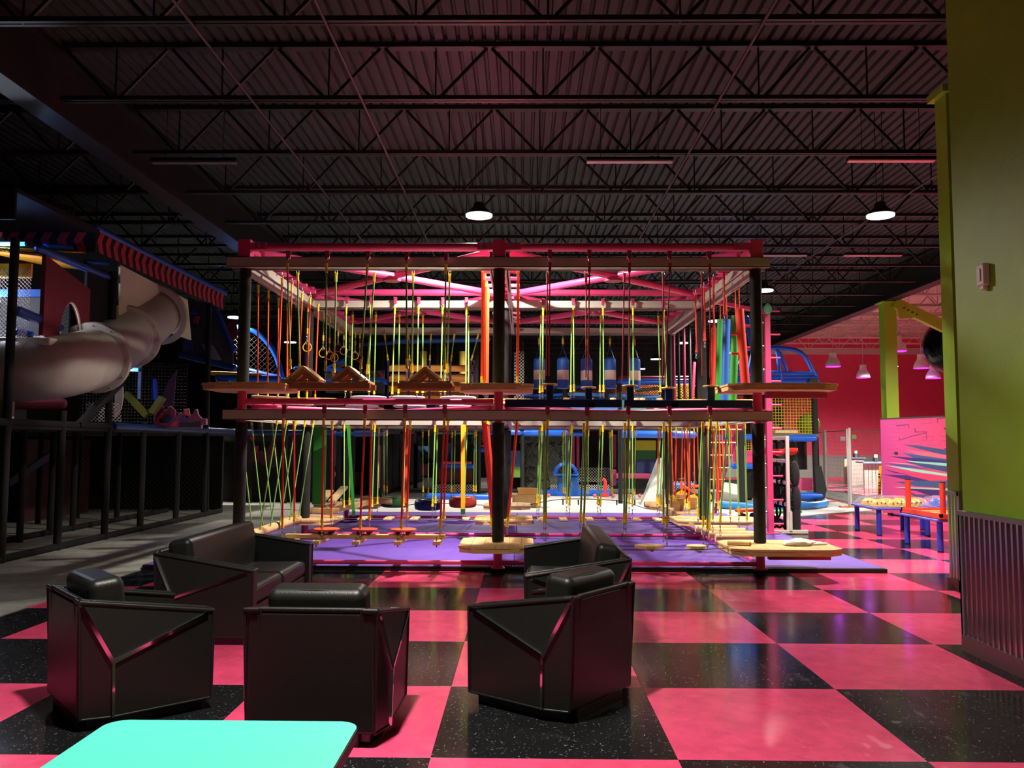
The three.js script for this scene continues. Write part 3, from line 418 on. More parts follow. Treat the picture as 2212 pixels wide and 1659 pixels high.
// side rows: red ropes along the left columns, upper level
[['outer', -3.68, -3.66, [549, 571.4, 594, 614], [614, 625, 642, 654]], ['inner', -3.21, -3.24, [601, 623, 646, 664, 682], [599, 611, 632, 640, 655]]].forEach(([side, x0, x1, px, py]) => px.forEach((p, i) => {
  const d = x0 * 1811 / (p - 1128), y = 1.546 + (956 - py[i]) * d / 1811; rope([x0, y, -d], [x1, 2.2, -d - 0.02], M.orange, `orange red rope beside the front left column, ${side} rail, ${ORD[i]} from front`, 'left side ropes of the upper level', { r: 0.012 });
}));
for (let i = 0; i < 5; i++) { // orange ropes along the middle columns
  const z = -10.75 - i * 0.5; for (const [s, x] of [['left', -0.52], ['right', -0.06]]) rope([x, 3.86, z], [x - 0.004, 2.3, z], M.orange, `upper orange rope just ${s} of the middle column, ${ORD[i]} from front`, 'orange ropes along the middle line', { r: 0.013 });
  for (const [s, x, dx] of [['left', -0.52, 0.14], ['right', -0.06, -0.13]]) rope([x, 1.93, z], [x + dx, 0.5, z], M.red, `lower slanting red rope just ${s} of the middle column, ${ORD[i]} from front`, 'slanting red ropes along the middle line', { r: 0.011 });
}
for (let i = 0; i < 5; i++) { // slanting ropes that cradle the logs, left line, lower level
  const z = [-10.95, -11.4, -11.85, -12.35, -12.85][i];
  for (const [s, x, b] of [['outer', -3.7, -3.5], ['inner', -3.2, -3.4]]) rope([x, 1.88, z], [b, 0.42, z], M.lime, `slanting green rope cradling the left logs, ${s} side, ${ORD[i]} from front`, 'slanting log ropes on the left', { r: 0.009, noEnd: true });
}
[['inner', 2.64, [1516, 1530, 1547.6, 1569.5], [907, 912, 909, 908], [1504, 1529, 1535, 1551], [1110, 1140, 1116, 1122]], ['outer', 3.1, [1572, 1589, 1606.6, 1627], [912, 912, 910, 909], [1573, 1591, 1608, 1628], [1106, 1108, 1118, 1128]]].forEach(([side, x0, px, py, qx, qy]) => px.forEach((p, i) => {
  const d = x0 * 1811 / (p - 1128), u = (v) => 1.546 + (959 - v) * d / 1811; rope([x0, u(py[i]), -d], [(qx[i] - 1128) * d / 1811, u(qy[i]), -d], M.lime, `green rope carrying the right cross logs, ${side} rail, ${ORD[i]} from left`, 'log ropes on the right', { r: 0.0125, chain: 1.8 });
}));
[16.3, 15.2, 14.9, 14.4, 13.7, 13.5, 13.25].forEach((d, i) => { for (const [s, x] of [['inner', 2.64], ['outer', 3.1]]) rope([x, 1.86, -d], [x + (i % 3 - 1) * 0.03, 0.55, -d], M.orange, `orange rope over the wooden blocks at right, ${s} rail, ${ORD[i]} from back`, 'orange ropes at the rear right', { r: 0.011 }); });
[-10.9, -11.5, -12.1, -12.7].forEach((z, i) => { rope([2.64, 3.8, z], [2.64, 3.25 - 0.1 * i, z], M.red, `short red rope holding a padded post, ${ORD[i]} from front`, 'short red ropes of the padded posts', { r: 0.012, sleeve: M.red }); });

// ---------------------------------------------------------------- elements that hang from the course
function aFrame(n, x0, x1, z, label) {                      // plank seat with little A-shaped humps
  const t = thingW('hump_step', label, 'climbing step', [(x0 + x1) / 2, 2.2, z]);
  for (const s of [-0.2, 0.2]) obj('side_board', [rbox(x1 - x0, 0.07, 0.04, 0.006, (x0 + x1) / 2, 2.235, z + s)], M.woodBrown, t);
  obj('seat_board', [rbox(0.16, 0.03, 0.44, 0.004, x0 + 0.1, 2.285, z), rbox(0.16, 0.03, 0.44, 0.004, x1 - 0.1, 2.285, z)], M.woodBrown, t);
  const w = (x1 - x0) / n;
  for (let i = 0; i < n; i++) {
    const c = x0 + (i + 0.5) * w, h = 0.16, b = 0.2;
    for (const s of [-1, 1]) obj('hump_board', [rbox(0.265, 0.035, 0.36, 0.004, c + s * b / 2, 2.3 + h / 2 + 0.005, z, 0, 0, -s * Math.atan2(h, b))], s > 0 ? M.woodPale : M.woodX, t);
    for (const s of [-0.17, 0.17]) { const g = slab([[-b, 0], [b, 0], [0, h], [-b, 0]].slice(0, 3), 0.03); const cut = slab([[-0.09, 0.01], [0.09, 0.01], [0, 0.085]], 0.03); obj('gable', [plateTri(c, 2.285, z + s, b, h)], M.woodBrown, t); }
  }
  obj('eye_bolt', [x0 + 0.06, x1 - 0.06].map((x) => rod([x, 2.17, z + 0.21], [x, 2.33, z + 0.21], 0.008, 6)), M.steel, t);
}
function plateTri(x, y, z, b, h) { const s = poly([[-b, 0], [b, 0], [0, h]]); const hole = new THREE.Path(); hole.moveTo(-b * 0.42, h * 0.12); hole.lineTo(0, h * 0.55); hole.lineTo(b * 0.42, h * 0.12); hole.closePath(); s.holes.push(hole); const g = new THREE.ExtrudeGeometry(s, { depth: 0.03, bevelEnabled: false }); return g.translate(x, y, z - 0.015); }
aFrame(2, -2.937, -1.831, -10.25, 'wooden climbing step with two triangular humps, at the left of the upper front bay');
aFrame(1, -1.5, -0.841, -10.25, 'wooden climbing step with a single triangular hump, next to the upper middle platform');
{ // boards hung between the side ropes of the left line
  const mk = (p, w, h, d, rx, ry, rz, label) => { const t = thing('swing_board', label, 'board', p, 0, 'swing boards on the upper left line'); obj('plank', [rbox(w, h, d, 0.006, 0, 0, 0, rx, ry, rz)], M.woodPale, t); obj('eye_bolt', [rod([-w / 2 + 0.04, -0.03, 0], [-w / 2 + 0.04, 0.05, 0], 0.007, 6)], M.steel, t); obj('eye_bolt', [rod([w / 2 - 0.04, -0.03, 0], [w / 2 - 0.04, 0.05, 0], 0.007, 6)], M.steel, t); };
  mk([-3.44, 2.17, -11.4], 0.5, 0.03, 0.12, 0.1, 0.25, -0.06, 'thin tilted board hanging under the humps, nearest the front left platform');
  mk([-3.44, 2.15, -12.0], 0.5, 0.03, 0.12, 0.1, 0.2, 0.05, 'thin tilted board hanging under the humps, second from the front left platform');
  mk([-3.42, 2.14, -12.6], 0.52, 0.035, 0.14, 0.12, 0.15, -0.04, 'thin tilted board hanging under the humps, farthest from the camera');
}
{ // pale discs of the upper middle row
  const t0 = thing('stepping_disc', 'white round disc under the left lime ropes of the upper level', 'disc', [-2.465, 2.27, -13.4], 0, 'white hanging discs');
  obj('disc', [put(new THREE.LatheGeometry([[0, -0.02], [0.24, -0.02], [0.285, 0], [0.29, 0.015], [0.27, 0.025], [0, 0.03]].map((p) => new THREE.Vector2(p[0], p[1])), 40), 0, 0, 0)], M.white, t0); for (const s of [-0.09, 0.09]) obj('bracket', [rbox(0.05, 0.05, 0.05, 0.006, s, -0.045, 0)], M.steel, t0);
  copy(t0, 'white round disc under the middle lime ropes, in front of the slatted boards', [-1.848, 2.27, -13.4]); copy(t0, 'white round disc beside the upper middle platform, under lime ropes', [-1.024, 2.27, -13.4]);
  copy(t0, 'low white disc showing under the pink mid tube, left one', [-2.778, 2.18, -14.5]); copy(t0, 'low white disc showing under the pink mid tube, middle one', [-1.95, 2.18, -14.5]); copy(t0, 'low white disc showing under the pink mid tube, next to the middle column', [-1.155, 2.18, -14.5]);
}
{ // slatted hanging wall of the rear row
  const t = thingW('slat_wall', 'hanging wall of yellow slats with dark blue uprights in the rear row', 'slat wall', [-1.8, 2.8, -16.5]);
  const y = (p) => 1.546 + (957 - p) * 16.5 / 1811, x0 = -2.64, x1 = -0.935;
  for (const [a, b] of [[790, 802], [813, 825], [833, 846], [855, 866]]) obj('slat', [rbox(x1 - x0, y(a) - y(b), 0.03, 0.005, (x0 + x1) / 2, (y(a) + y(b)) / 2, -16.44)], M.plank, t);
  for (const [a, b] of [[786, 790], [805, 813], [825, 833], [846, 855]]) obj('slat', [rbox(x1 - x0 - 0.04, y(a) - y(b), 0.03, 0.005, (x0 + x1) / 2, (y(a) + y(b)) / 2, -16.6)], M.woodBrown, t);
  for (const p of [838, 883, 928, 973, 1017, 1024]) { const x = (p - 1129) * 16.4 / 1811; obj('upright', [rbox(0.035, 0.82, 0.05, 0.005, x, 2.77, -16.4)], M.blueDark, t); }
  [[829, 837], [881, 884], [930, 928], [981, 974], [1033, 1018]].forEach(([a, b], i) => { for (const [s, z] of [['near', 16.38], ['far', 16.66]]) rope([(a - 1129) * z / 1811, y(722), -z], [(b - 1129) * z / 1811, y(778), -z], M.olive, `${s} short green rope of the ${ORD[i]} pair from left on the slatted wall`, 'ropes of the slatted wall', { r: 0.009 }); });
}
{ // gym rings
  const mk = (label, p, mat) => { const t = thing('gym_ring', label, 'ring', p, 0, 'hanging gym rings'); const n = 40, pts = []; for (let i = 0; i < n; i++) { const a = i / n * Math.PI * 2, c = Math.max(0, Math.sin(a)) ** 6; pts.push([Math.cos(a) * 0.066 * (1 - 0.35 * c), Math.sin(a) * 0.066 + 0.03 * c, 0]); } obj('grip', [pipe(pts, 0.0085, 60, 8, true)], mat, t); obj('chain', [put(linkG.clone(), 0, 0.2, 0), put(linkG.clone(), 0, 0.15, 0)], M.steel, t); obj('rope', [rod([0, 0.2, 0], [0, 3.72 - p[1], 0], 0.008, 6)], M.olive, t); obj('sleeve', [rod([0, 0.21, 0], [0, 0.3, 0], 0.017, 8)], M.yellowDeep, t); obj('sleeve', [rod([0, 3.6 - p[1], 0], [0, 3.7 - p[1], 0], 0.017, 8)], M.yellowDeep, t); return t; };
  const X = (px, d) => (px - 1129) * d / 1811, Y = (py, d) => 1.546 + (956 - py) * d / 1811;
  [['leftmost yellow ring beside the red ropes', 660, 748, 13.0, 1], ['yellow gym ring right of the dark second row column', 695, 761, 13.8, 1], ['yellow gym ring hanging lowest, edge on', 720, 771, 14.65, 1], ['yellow gym ring hanging highest of the four in view', 740, 756, 15.4, 1], ['yellow gym ring farthest from the camera', 765, 767, 16.2, 1],
    ['dark red gym ring between two yellow rings, low', 709, 766, 14.2, 0], ['dark red gym ring hanging highest', 727.5, 749.5, 15.0, 0], ['dark red gym ring half hidden behind a lime rope', 753, 761, 15.9, 0], ['dark red gym ring at the far right end of the row', 775, 772, 16.3, 0]].forEach(([l, px, py, d, k]) => mk(l, [X(px, d), Y(py, d), -d], k ? M.yellowDeep : M.darkRed));
}
{ // punching bags
  const prof = [[0, 0], [0.1, 0], [0.112, 0.015], [0.114, 0.18], [0.114, 0.55], [0.1, 0.6], [0.03, 0.62], [0, 0.62]];
  const cut = (a, b) => { const out = []; for (let i = 0; i <= 10; i++) { const y = a + (b - a) * i / 10; let r = 0.114; for (let k = 1; k < prof.length; k++) if (y <= prof[k][1] + 1e-9 && prof[k][1] > prof[k - 1][1]) { const f = (y - prof[k - 1][1]) / (prof[k][1] - prof[k - 1][1]); r = prof[k - 1][0] + (prof[k][0] - prof[k - 1][0]) * f; break; } out.push(new THREE.Vector2(Math.max(r, 0.0001), y)); } if (a === 0) out.unshift(new THREE.Vector2(0.0001, 0)); return new THREE.LatheGeometry(out, 28); };
  const t = thing('punching_bag', 'blue and white punching bag, leftmost of the five in the rear row', 'punching bag', [0.335, 2.63, -16.45], 0, 'blue and white punching bags');
  obj('lower_cover', [cut(0, 0.17)], M.bagBlue, t); obj('white_band', [cut(0.17, 0.36)], M.bagWhite, t); obj('upper_cover', [cut(0.36, 0.62)], M.bagBlue, t);
  for (const s of [-1, 1]) obj('strap', [bar([s * 0.085, 0.56, 0.03], [0, 0.84, 0], 0.03, 0.006), bar([s * 0.085, 0.56, -0.03], [0, 0.84, 0], 0.03, 0.006)], M.blueDark, t); obj('sleeve', [rod([0, 0.88, 0], [0, 0.99, 0], 0.022, 8)], M.yellowDeep, t); obj('carabiner', [put(carab.clone(), 0, 0.82, 0)], M.steel, t); obj('rope', [rod([0, 0.98, 0], [0, 1.1, 0], 0.01, 6)], M.olive, t);
  ['second from the left, left of a lime rope pair', 'in the middle of the five, behind a loose red rope', 'fourth from the left', 'rightmost of the five, next to a small distant lamp'].forEach((l, i) => copy(t, 'blue and white punching bag ' + l, [[0.799, 1.263, 1.727, 2.208][i], 2.63 - 0.01 * (i % 2), -16.45]));
}
{ // log stumps behind the blue beam
  const t = thing('log_stump', 'short pale log stump behind the blue beam, leftmost', 'log stump', [0.705, 2.2, -13.45], 0, 'short log stumps behind the blue beam'); obj('log', [put(new THREE.CylinderGeometry(0.05, 0.05, 0.13, 18), 0, 0.02, 0)], M.woodPale, t); obj('hanger_rod', [rod([0, -0.08, 0], [0, 0.1, 0], 0.008, 6)], M.steel, t);
  [[1276, 'second from the left'], [1325, 'third from the left'], [1376, 'fourth from the left'], [1388, 'fifth, touching its left neighbour'], [1425, 'rightmost, by the fourth stepping post']].forEach(([p, l]) => copy(t, 'short pale log stump behind the blue beam, ' + l, [(p - 1129) * 13.45 / 1811, 2.2, -13.45]));
}
{ // padded hanging posts of the right line
  const mk = (label, a, b, r, mat) => { const t = thingW('padded_post', label, 'padded post', a, 'padded hanging posts'); obj('foam_sleeve', [rod(a, b, r, 20)], mat, t); obj('cap', [rod(a, [a[0], a[1] - 0.04, a[2]], r * 0.86, 16)], M.black, t); const c = [(a[0] + b[0]) / 2, (a[1] + b[1]) / 2, a[2]]; obj('rope', [rod([a[0], a[1], a[2]], [a[0], 3.86, a[2]], 0.008, 6)], M.orange, t); return t; };
  mk('thin red padded post, leftmost of the hanging posts', [3.118,3.442,-13.6], [3.072,2.204,-13.6], 0.042, M.red); mk('green padded post between the thin red and the blue one', [3.083,3.489,-13], [3.028,2.118,-13], 0.05, M.green); mk('blue padded post in the middle of the hanging posts', [3.037,3.4,-12.4], [2.984,2.105,-12.4], 0.055, M.bagBlue);
  mk('dark green padded post next to the slanting red one', [3.04,3.379,-11.9], [2.975,2.096,-11.9], 0.056, M.green); const r = mk('thick slanting red padded post with short side pegs', [2.965,3.391,-11.4], [3.035,2.288,-11.4], 0.06, M.red);
  for (const [y, s] of [[3.16, 1], [3.05, -1], [2.86, 1], [2.78, -1]]) obj('peg', [rod([3.0, y, -11.4], [3.0 + s * 0.15, y, -11.4], 0.018, 8)], M.red, r);
  for (const x of [1, 2]) { const t = thingW('stepping_plank', x === 1 ? 'pale plank lying on the blue beam left of the rightmost stepping post' : 'pale plank lying on the blue beam right of the rightmost stepping post', 'board', [2.3, 2.09, -12.3], 'pale planks of the right line'); obj('plank', [rbox(0.46, 0.03, 0.6, 0.006, x === 1 ? 2.3 : 2.85, 2.1, x === 1 ? -12.9 : -11.9)], M.woodPale, t); obj('eye_bolt', [rod([x === 1 ? 2.3 : 2.85, 2.04, -12.4], [x === 1 ? 2.3 : 2.85, 2.14, -12.4], 0.008, 6)], M.steel, t); }
}
// ---- lower level
{ // long beam with sliding discs
  const t = thingW('balance_beam', 'long narrow wooden beam low in the front left bay', 'beam', [-1.9, 0.4, -10.25]); obj('beam_board', [rbox(-0.927 - -2.867, 0.05, 0.1, 0.006, (-0.927 + -2.867) / 2, 0.42, -10.25)], M.woodX, t);
  for (const p of [628, 694, 778.5, 867, 949]) { const x = (p - 1129) * 10.15 / 1811, c = obj('cross_block', [rbox(0.085, 0.045, 0.55, 0.005, x, 0.37, -10.25)], M.woodX, t); obj('eye_bolt', [rod([x, 0.32, -10.02], [x, 0.44, -10.02], 0.009, 6)], M.steel, c); obj('eye_bolt', [rod([x, 0.32, -10.48], [x, 0.46, -10.48], 0.009, 6)], M.steel, c); }
  const d = thing('rolling_disc', 'orange rolling disc on the low wooden beam, left one', 'disc', [-2.369, 0.5, -10.25], 0, 'rolling discs on the low beam');
  const lens = (m, n) => obj(n, [put(new THREE.LatheGeometry([[0, -0.014], [0.13, -0.014], [0.16, 0.003], [0.15, 0.014], [0, 0.018]].map((p) => new THREE.Vector2(p[0], p[1])), 36), 0, 0, 0)], m, d);
  lens(M.orange, 'deck'); for (const s of [-0.06, 0.06]) { const w = obj('wheel', [put(new THREE.CylinderGeometry(0.026, 0.026, 0.05, 14), s, -0.028, 0.05, Math.PI / 2), put(new THREE.CylinderGeometry(0.026, 0.026, 0.05, 14), s, -0.028, -0.05, Math.PI / 2)], M.black, d); obj('axle', [rod([s, -0.028, -0.09], [s, -0.028, 0.09], 0.006, 6)], M.steel, w); }
  const d2 = copy(d, 'red rolling disc on the low wooden beam, middle one', [-1.906, 0.5, -10.25]); d2.children[0].material = M.red; copy(d, 'orange rolling disc on the low wooden beam, nearest the middle platform', [-1.436, 0.5, -10.25]);
}
for (const [l, a, b] of [['front', [-3.45, 0.38, -10.75], [-3.45, 0.38, -11.75]], ['rear', [-3.45, 0.38, -11.85], [-3.45, 0.38, -13.0]]]) { const t = thingW('swing_log', `peeled log slung in green ropes on the left, ${l} one`, 'log', a, 'peeled logs on the left'); obj('log', [rod(a, b, 0.062, 20)], M.woodZ, t); obj('end_grain', [rod(a, [a[0], a[1], a[2] + 0.004], 0.058, 18)], M.woodBrown, t); obj('end_cap', [rod(b, [b[0], b[1], b[2] - 0.004], 0.058, 18)], M.woodBrown, t); }
[[12.6, 'farthest'], [12.15, 'third from the front'], [11.7, 'second from the front'], [11.3, 'nearest, touching the platform edge']].forEach(([d, l], i) => { const t = thingW('cross_log', `peeled cross log hanging on the right, ${l}`, 'log', [2.88, 0.3, -d], 'peeled cross logs on the right'); obj('log', [rod([2.58, 0.3 + 0.004 * i, -d], [3.18, 0.3 + 0.004 * i, -d], 0.052, 20)], M.woodX, t); obj('end_grain', [rod([2.574, 0.3 + 0.004 * i, -d], [2.58, 0.3 + 0.004 * i, -d], 0.05, 16)], M.woodPale, t); obj('end_cap', [rod([3.18, 0.3 + 0.004 * i, -d], [3.186, 0.3 + 0.004 * i, -d], 0.05, 16)], M.woodPale, t); });
{ // small boards on cables, middle row
  const side = [['left', [733, 789, 844, 900, 956, 1009], -1], ['right', [1170, 1217, 1273, 1321.5, 1373.5, 1420], 1]];
  for (const [s, px] of side) { px.forEach((p, i) => { const x = (p - 1129) * 13.4 / 1811, t = thing('stepping_board', `small wooden stepping board on cables ${s} of the middle column, ${ORD[i]} from the left`, 'board', [x, 0.36, -13.4], 0, 'small stepping boards of the middle row'); obj('plank', [rbox(0.12, 0.028, 0.42, 0.004, 0, 0, 0)], M.woodPale, t); obj('eye_bolt', [rod([0, -0.02, 0.17], [0, 0.03, 0.17], 0.006, 6)], M.steel, t); obj('eye_bolt', [rod([0, -0.02, -0.17], [0, 0.03, -0.17], 0.006, 6)], M.steel, t); });
    const a = s === 'left' ? [-2.98, -0.76] : [0.18, 2.42]; for (const [n, z] of [['near', -13.24], ['far', -13.56]]) tag(obj('cable', [pipe([[a[0], 0.345, z], [(a[0] + a[1]) / 2, 0.33, z], [a[1], 0.345, z]], 0.005, 12, 6)], M.galv), `thin steel cable under the small boards ${s} of the middle column, ${n} one`, 'cable', 'cables of the stepping boards'); }
}
{ // front right cable with a diamond and a round step
  for (const [n, z] of [['near', -10.06], ['far', -10.44]]) tag(obj('cable', [pipe([[0.15, 0.33, z], [1.0, 0.3, z], [1.9, 0.3, z], [2.42, 0.32, z]], 0.005, 20, 6)], M.black), `thin dark cable low in the front right bay, ${n} one`, 'cable', 'cables of the front right bay');
  const t = thing('stepping_plate', 'pale diamond shaped wooden step on the front right cable', 'step', [1.538, 0.3, -10.25]); const g = slab([[-0.17, 0], [-0.05, -0.13], [0.05, -0.13], [0.17, 0], [0.05, 0.13], [-0.05, 0.13]], 0.03, 0.006); g.rotateX(-Math.PI / 2); obj('plate', [g], M.woodPale, t); obj('clip', [rbox(0.04, 0.02, 0.42, 0.004, 0, -0.012, 0)], M.steel, t);
  const r = thing('stepping_plate', 'pale round wooden step on the front right cable', 'step', [2.103, 0.3, -10.25]); obj('plate', [put(new THREE.CylinderGeometry(0.118, 0.118, 0.045, 36), 0, 0.01, 0)], M.woodPale, r); obj('clip', [rbox(0.04, 0.02, 0.42, 0.004, 0, -0.02, 0)], M.steel, r);
}
{ // straps of the middle row
  const st = (label, a, b, w, mat) => { const t = thingW('hanging_strap', label, 'strap', a, 'wide hanging straps'); obj('webbing', [bar(a, b, w, 0.02)], mat, t); obj('buckle', [bar([b[0], b[1] + 0.06, b[2]], [b[0], b[1] - 0.02, b[2]], w * 1.1, 0.026)], M.greenDark, t); };
  st('narrow green strap hanging left of the red one', [-2.743,1.832,-13.2], [-2.632,0.429,-13.2], 0.045, M.green); st('wide bright red strap between the red ropes', [-1.888,1.797,-13.9], [-1.918,0.51,-13.9], 0.085, M.red); st('yellow strap hanging next to the middle column', [-0.918,1.841,-13], [-0.908,0.482,-13], 0.062, M.yellowDeep);
}
{ // hanging tyres of the rear row
  const tg = () => new THREE.LatheGeometry([[0.13, -0.09], [0.2, -0.105], [0.255, -0.085], [0.27, -0.03], [0.27, 0.03], [0.255, 0.085], [0.2, 0.105], [0.13, 0.09], [0.12, 0.05], [0.2, 0.03], [0.2, -0.03], [0.12, -0.05], [0.13, -0.09]].map((p) => new THREE.Vector2(p[0], p[1])), 40);
  [['green painted tyre hanging in the rear row', 855, 1083, M.greenDark], ['blue painted tyre hanging between the green and the red one', 928, 1089, M.blueDark], ['red painted tyre hanging left of the middle column', 1002, 1083, std(0xc8452e, 0.5)]].forEach(([l, px, py, m]) => { const x = (px - 1129) * 16.5 / 1811, y = 1.546 - (py - 958) * 16.5 / 1811, t = thing('tyre_swing', l, 'tyre', [x, y, -16.5], 0, 'painted tyres of the rear row'); obj('tread', [tg()], m, t); for (const s of [-0.22, 0.22]) obj('chain', [put(linkG.clone(), s, 0.16, 0.1)], M.steel, t); });
  tag(obj('cable', [pipe([[-3.0, 0.42, -16.5], [-2.6, 0.3, -16.5], [-1.9, 0.38, -16.5], [-1.1, 0.36, -16.5], [-0.5, 0.34, -16.5]], 0.008, 30, 6)], M.black), 'dark slack cable linking the hanging tyres', 'cable');
  const c = thingW('pegged_cable', 'dark slack cable with little pegs in the rear right bay', 'cable', [1.1, 0.4, -16.5]); obj('line', [pipe([[0.1, 0.35, -16.5], [0.7, 0.46, -16.5], [1.4, 0.47, -16.5], [2.0, 0.42, -16.5], [2.5, 0.28, -16.5], [2.9, 0.34, -16.5]], 0.008, 30, 6)], M.black, c);
  for (const x of [0.45, 0.8, 1.1, 1.5, 1.85, 2.2]) obj('peg', [rod([x, 0.46, -16.5], [x, 0.36, -16.5], 0.014, 6)], M.black, c);
}
{ // green mat and plank ramps of the left line, behind the second column
  const t = thingW('hanging_mat', 'tall bright green padded mat behind the left second row column', 'mat', [-3.5, 0.5, -14.3]); obj('panel', [rbox(0.21, 1.38, 0.1, 0.012, -3.473, 1.19, -14.4)], M.green, t); obj('edge_strip', [span(-3.407, -3.356, 0.5, 1.88, -14.36, -14.34)], std(0x63c94a, 0.5), t);
  const b = thingW('plank_bridge', 'wooden bridge frame with two raised planks in the left rear corner', 'bridge', [-3.3, 0.4, -15]); obj('rail', [bar([-3.62, 0.4, -14.05], [-3.2, 0.42, -16.1], 0.1, 0.09)], M.woodX, b); obj('rail', [bar([-3.3, 0.4, -14.05], [-2.95, 0.42, -16.1], 0.1, 0.09)], M.woodX, b);
  obj('raised_plank', [bar([-3.541,0.459,-14.6], [-3.519,0.677,-15.4], 0.14, 0.04)], M.woodPale, b); obj('raised_plank', [bar([-3.346,0.518,-14.8], [-3.333,0.725,-15.8], 0.13, 0.04)], M.woodPale, b);
  obj('sleeper', [rbox(0.5, 0.09, 0.09, 0.01, -3.35, 0.4, -14.3)], M.woodX, b); obj('sleeper', [rbox(0.5, 0.09, 0.09, 0.01, -3.2, 0.4, -15.6)], M.woodX, b); obj('bearing', [put(new THREE.CylinderGeometry(0.05, 0.05, 0.06, 12), -3.1, 0.5, -14.8)], M.black, b);
  const l = thingW('cross_log', 'long pale log lying across the rear left corner', 'log', [-2.7, 0.45, -16.2]); obj('log', [rod([-3.1, 0.47, -16.2], [-2.5, 0.43, -16.2], 0.06, 16)], M.woodX, l); obj('end_grain', [rod([-2.5, 0.43, -16.2], [-2.495, 0.43, -16.2], 0.055, 16)], M.woodPale, l);
}
{ // wooden blocks on the right rear line
  const t = thingW('block_bridge', 'low bridge of wooden blocks at the right rear of the course', 'bridge', [2.87, 0.3, -15]); for (const s of [2.62, 3.12]) obj('rail', [span(s - 0.04, s + 0.04, 0.3, 0.37, -16.1, -14.05)], M.woodX, t);
  for (let k = 0; k < 5; k++) obj('deck_board', [rbox(0.6, 0.03, 0.2, 0.004, 2.87, 0.4, -14.2 - k * 0.42)], M.woodPale, t);
  [[2.6, -15.9], [2.75, -15.3], [2.95, -15.8], [2.7, -14.6], [3.0, -14.9], [3.1, -14.3]].forEach(([x, z], i) => obj('stump', [rbox(0.13, 0.2, 0.13, 0.008, x, 0.515, z, 0, 0.3 * i, 0)], M.woodBrown, t));
  const l = thingW('cross_log', 'pale log end poking out behind the right rear boards', 'log', [2.6, 0.47, -16.3]); obj('log', [rod([2.372,0.388,-16.4], [2.766,0.381,-16.4], 0.055, 16)], M.woodPale, l); obj('end_grain', [rod([2.368,0.388,-16.4], [2.372,0.388,-16.4], 0.052, 16)], M.woodBrown, l);
}
{ // orange and purple rope ladder outside the rear right corner
  const t = thingW('rope_ladder', 'orange rope ladder with pale rungs and a slanting purple post behind the course', 'ladder', [4.2, 0, -18.2]); const X = (p, d) => (p - 1129) * d / 1811, Y = (p, d) => 1.546 - (p - 959) * d / 1811, d = 18.3;
  [[927, 1536, 1600], [955, 1533, 1592], [982, 1529, 1580], [1009, 1527, 1574], [1034, 1527, 1563], [1059, 1527, 1556], [1083, 1530, 1549]].forEach(([y, a, b]) => obj('rung', [rod([X(a, d), Y(y, d), -d], [X(b, d), Y(y, d), -d], 0.014, 8)], M.woodPale, t));
  [[1526, 915, 1530, 1100], [1543, 915, 1546, 1085], [1552, 915, 1556, 1070], [1558, 915, 1561, 1035], [1577, 915, 1578, 985], [1588, 915, 1590, 960]].forEach(([a, y0, b, y1]) => obj('rope', [rod([X(a, d), Y(y0, d), -d], [X(b, d), Y(y1, d), -d], 0.016, 6)], M.orange, t));
  obj('slanting_post', [plate([[X(1592, d), Y(920, d), -d - 0.1], [X(1603, d), Y(918, d), -d - 0.1], [X(1571, d), Y(1010, d), -d - 0.1], [X(1545, d), Y(1112, d), -d - 0.1], [X(1538, d), Y(1112, d), -d - 0.1], [X(1563, d), Y(1010, d), -d - 0.1]], 0.08)], std(0x8c2a68, 0.5), t);
  obj('top_beam', [bar([X(1520, d), Y(913, d), -d], [X(1606, d), Y(913, d), -d], 0.06, 0.06)], M.pinkDark, t); obj('foot', [span(X(1530, d), X(1560, d), 0, 0.04, -d - 0.3, -d + 0.2)], M.black, t);
}

// ---------------------------------------------------------------- dark soft play structure on the left, tube slide
const LX = -6.62, DZ = [-10.7, -12.0, -13.35, -14.6, -16.1, -17.5];
const PS = thingW('play_structure', 'dark multi-level soft play structure on the left with chevron eaves and black padded posts', 'play structure', [-8.5, 0, -14]);
const padPost = (x, z, y0, y1, r = 0.055) => obj('post', [rod([x, y0, z], [x, y1, z], r, 12)], M.blackMatt, PS);
DZ.forEach((z, i) => { padPost(LX, z, 0, [4.2, 2.0, 4.3, 1.9, 1.9, 4.5][i]); });
[[-7.7, -12.9], [-9.1, -15.8], [-7.8, -13.9], [-7.8, -14.6], [-9, -17], [-10.4, -17.1], [-8.9, -11.3], [-7.9, -16.4]].forEach(([x, z]) => padPost(x, z, 0, 1.75, 0.05));
obj('base_rail', [rod([LX, 0.06, -8], [LX, 0.06, -18.5], 0.05, 8)], M.blackMatt, PS); obj('base_rail', [rod([LX - 1.2, 0.06, -9.5], [LX - 1.2, 0.06, -18.5], 0.05, 8)], M.blackMatt, PS);
obj('deck', [span(-12.5, LX + 0.02, 1.72, 1.78, -21, -10.7)], M.blackMatt, PS);
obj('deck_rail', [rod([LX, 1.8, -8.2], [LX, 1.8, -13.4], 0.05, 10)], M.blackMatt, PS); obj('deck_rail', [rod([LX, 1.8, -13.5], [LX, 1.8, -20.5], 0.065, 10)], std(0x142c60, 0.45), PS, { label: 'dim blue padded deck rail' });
obj('deck_rail', [rod([-12.4, 1.8, -10.7], [LX, 1.8, -10.7], 0.05, 10)], M.blackMatt, PS); obj('diagonal_brace', [bar([-6.6,1.802,-12.414], [-6.6,2.531,-13.688], 0.09, 0.09)], M.blackMatt, PS);
obj('lower_net', net([-12.4, 0.1, -17.8], [5.7, 0, 0], [0, 1.6, 0], 0.1, 0.008), M.blackNet, PS);
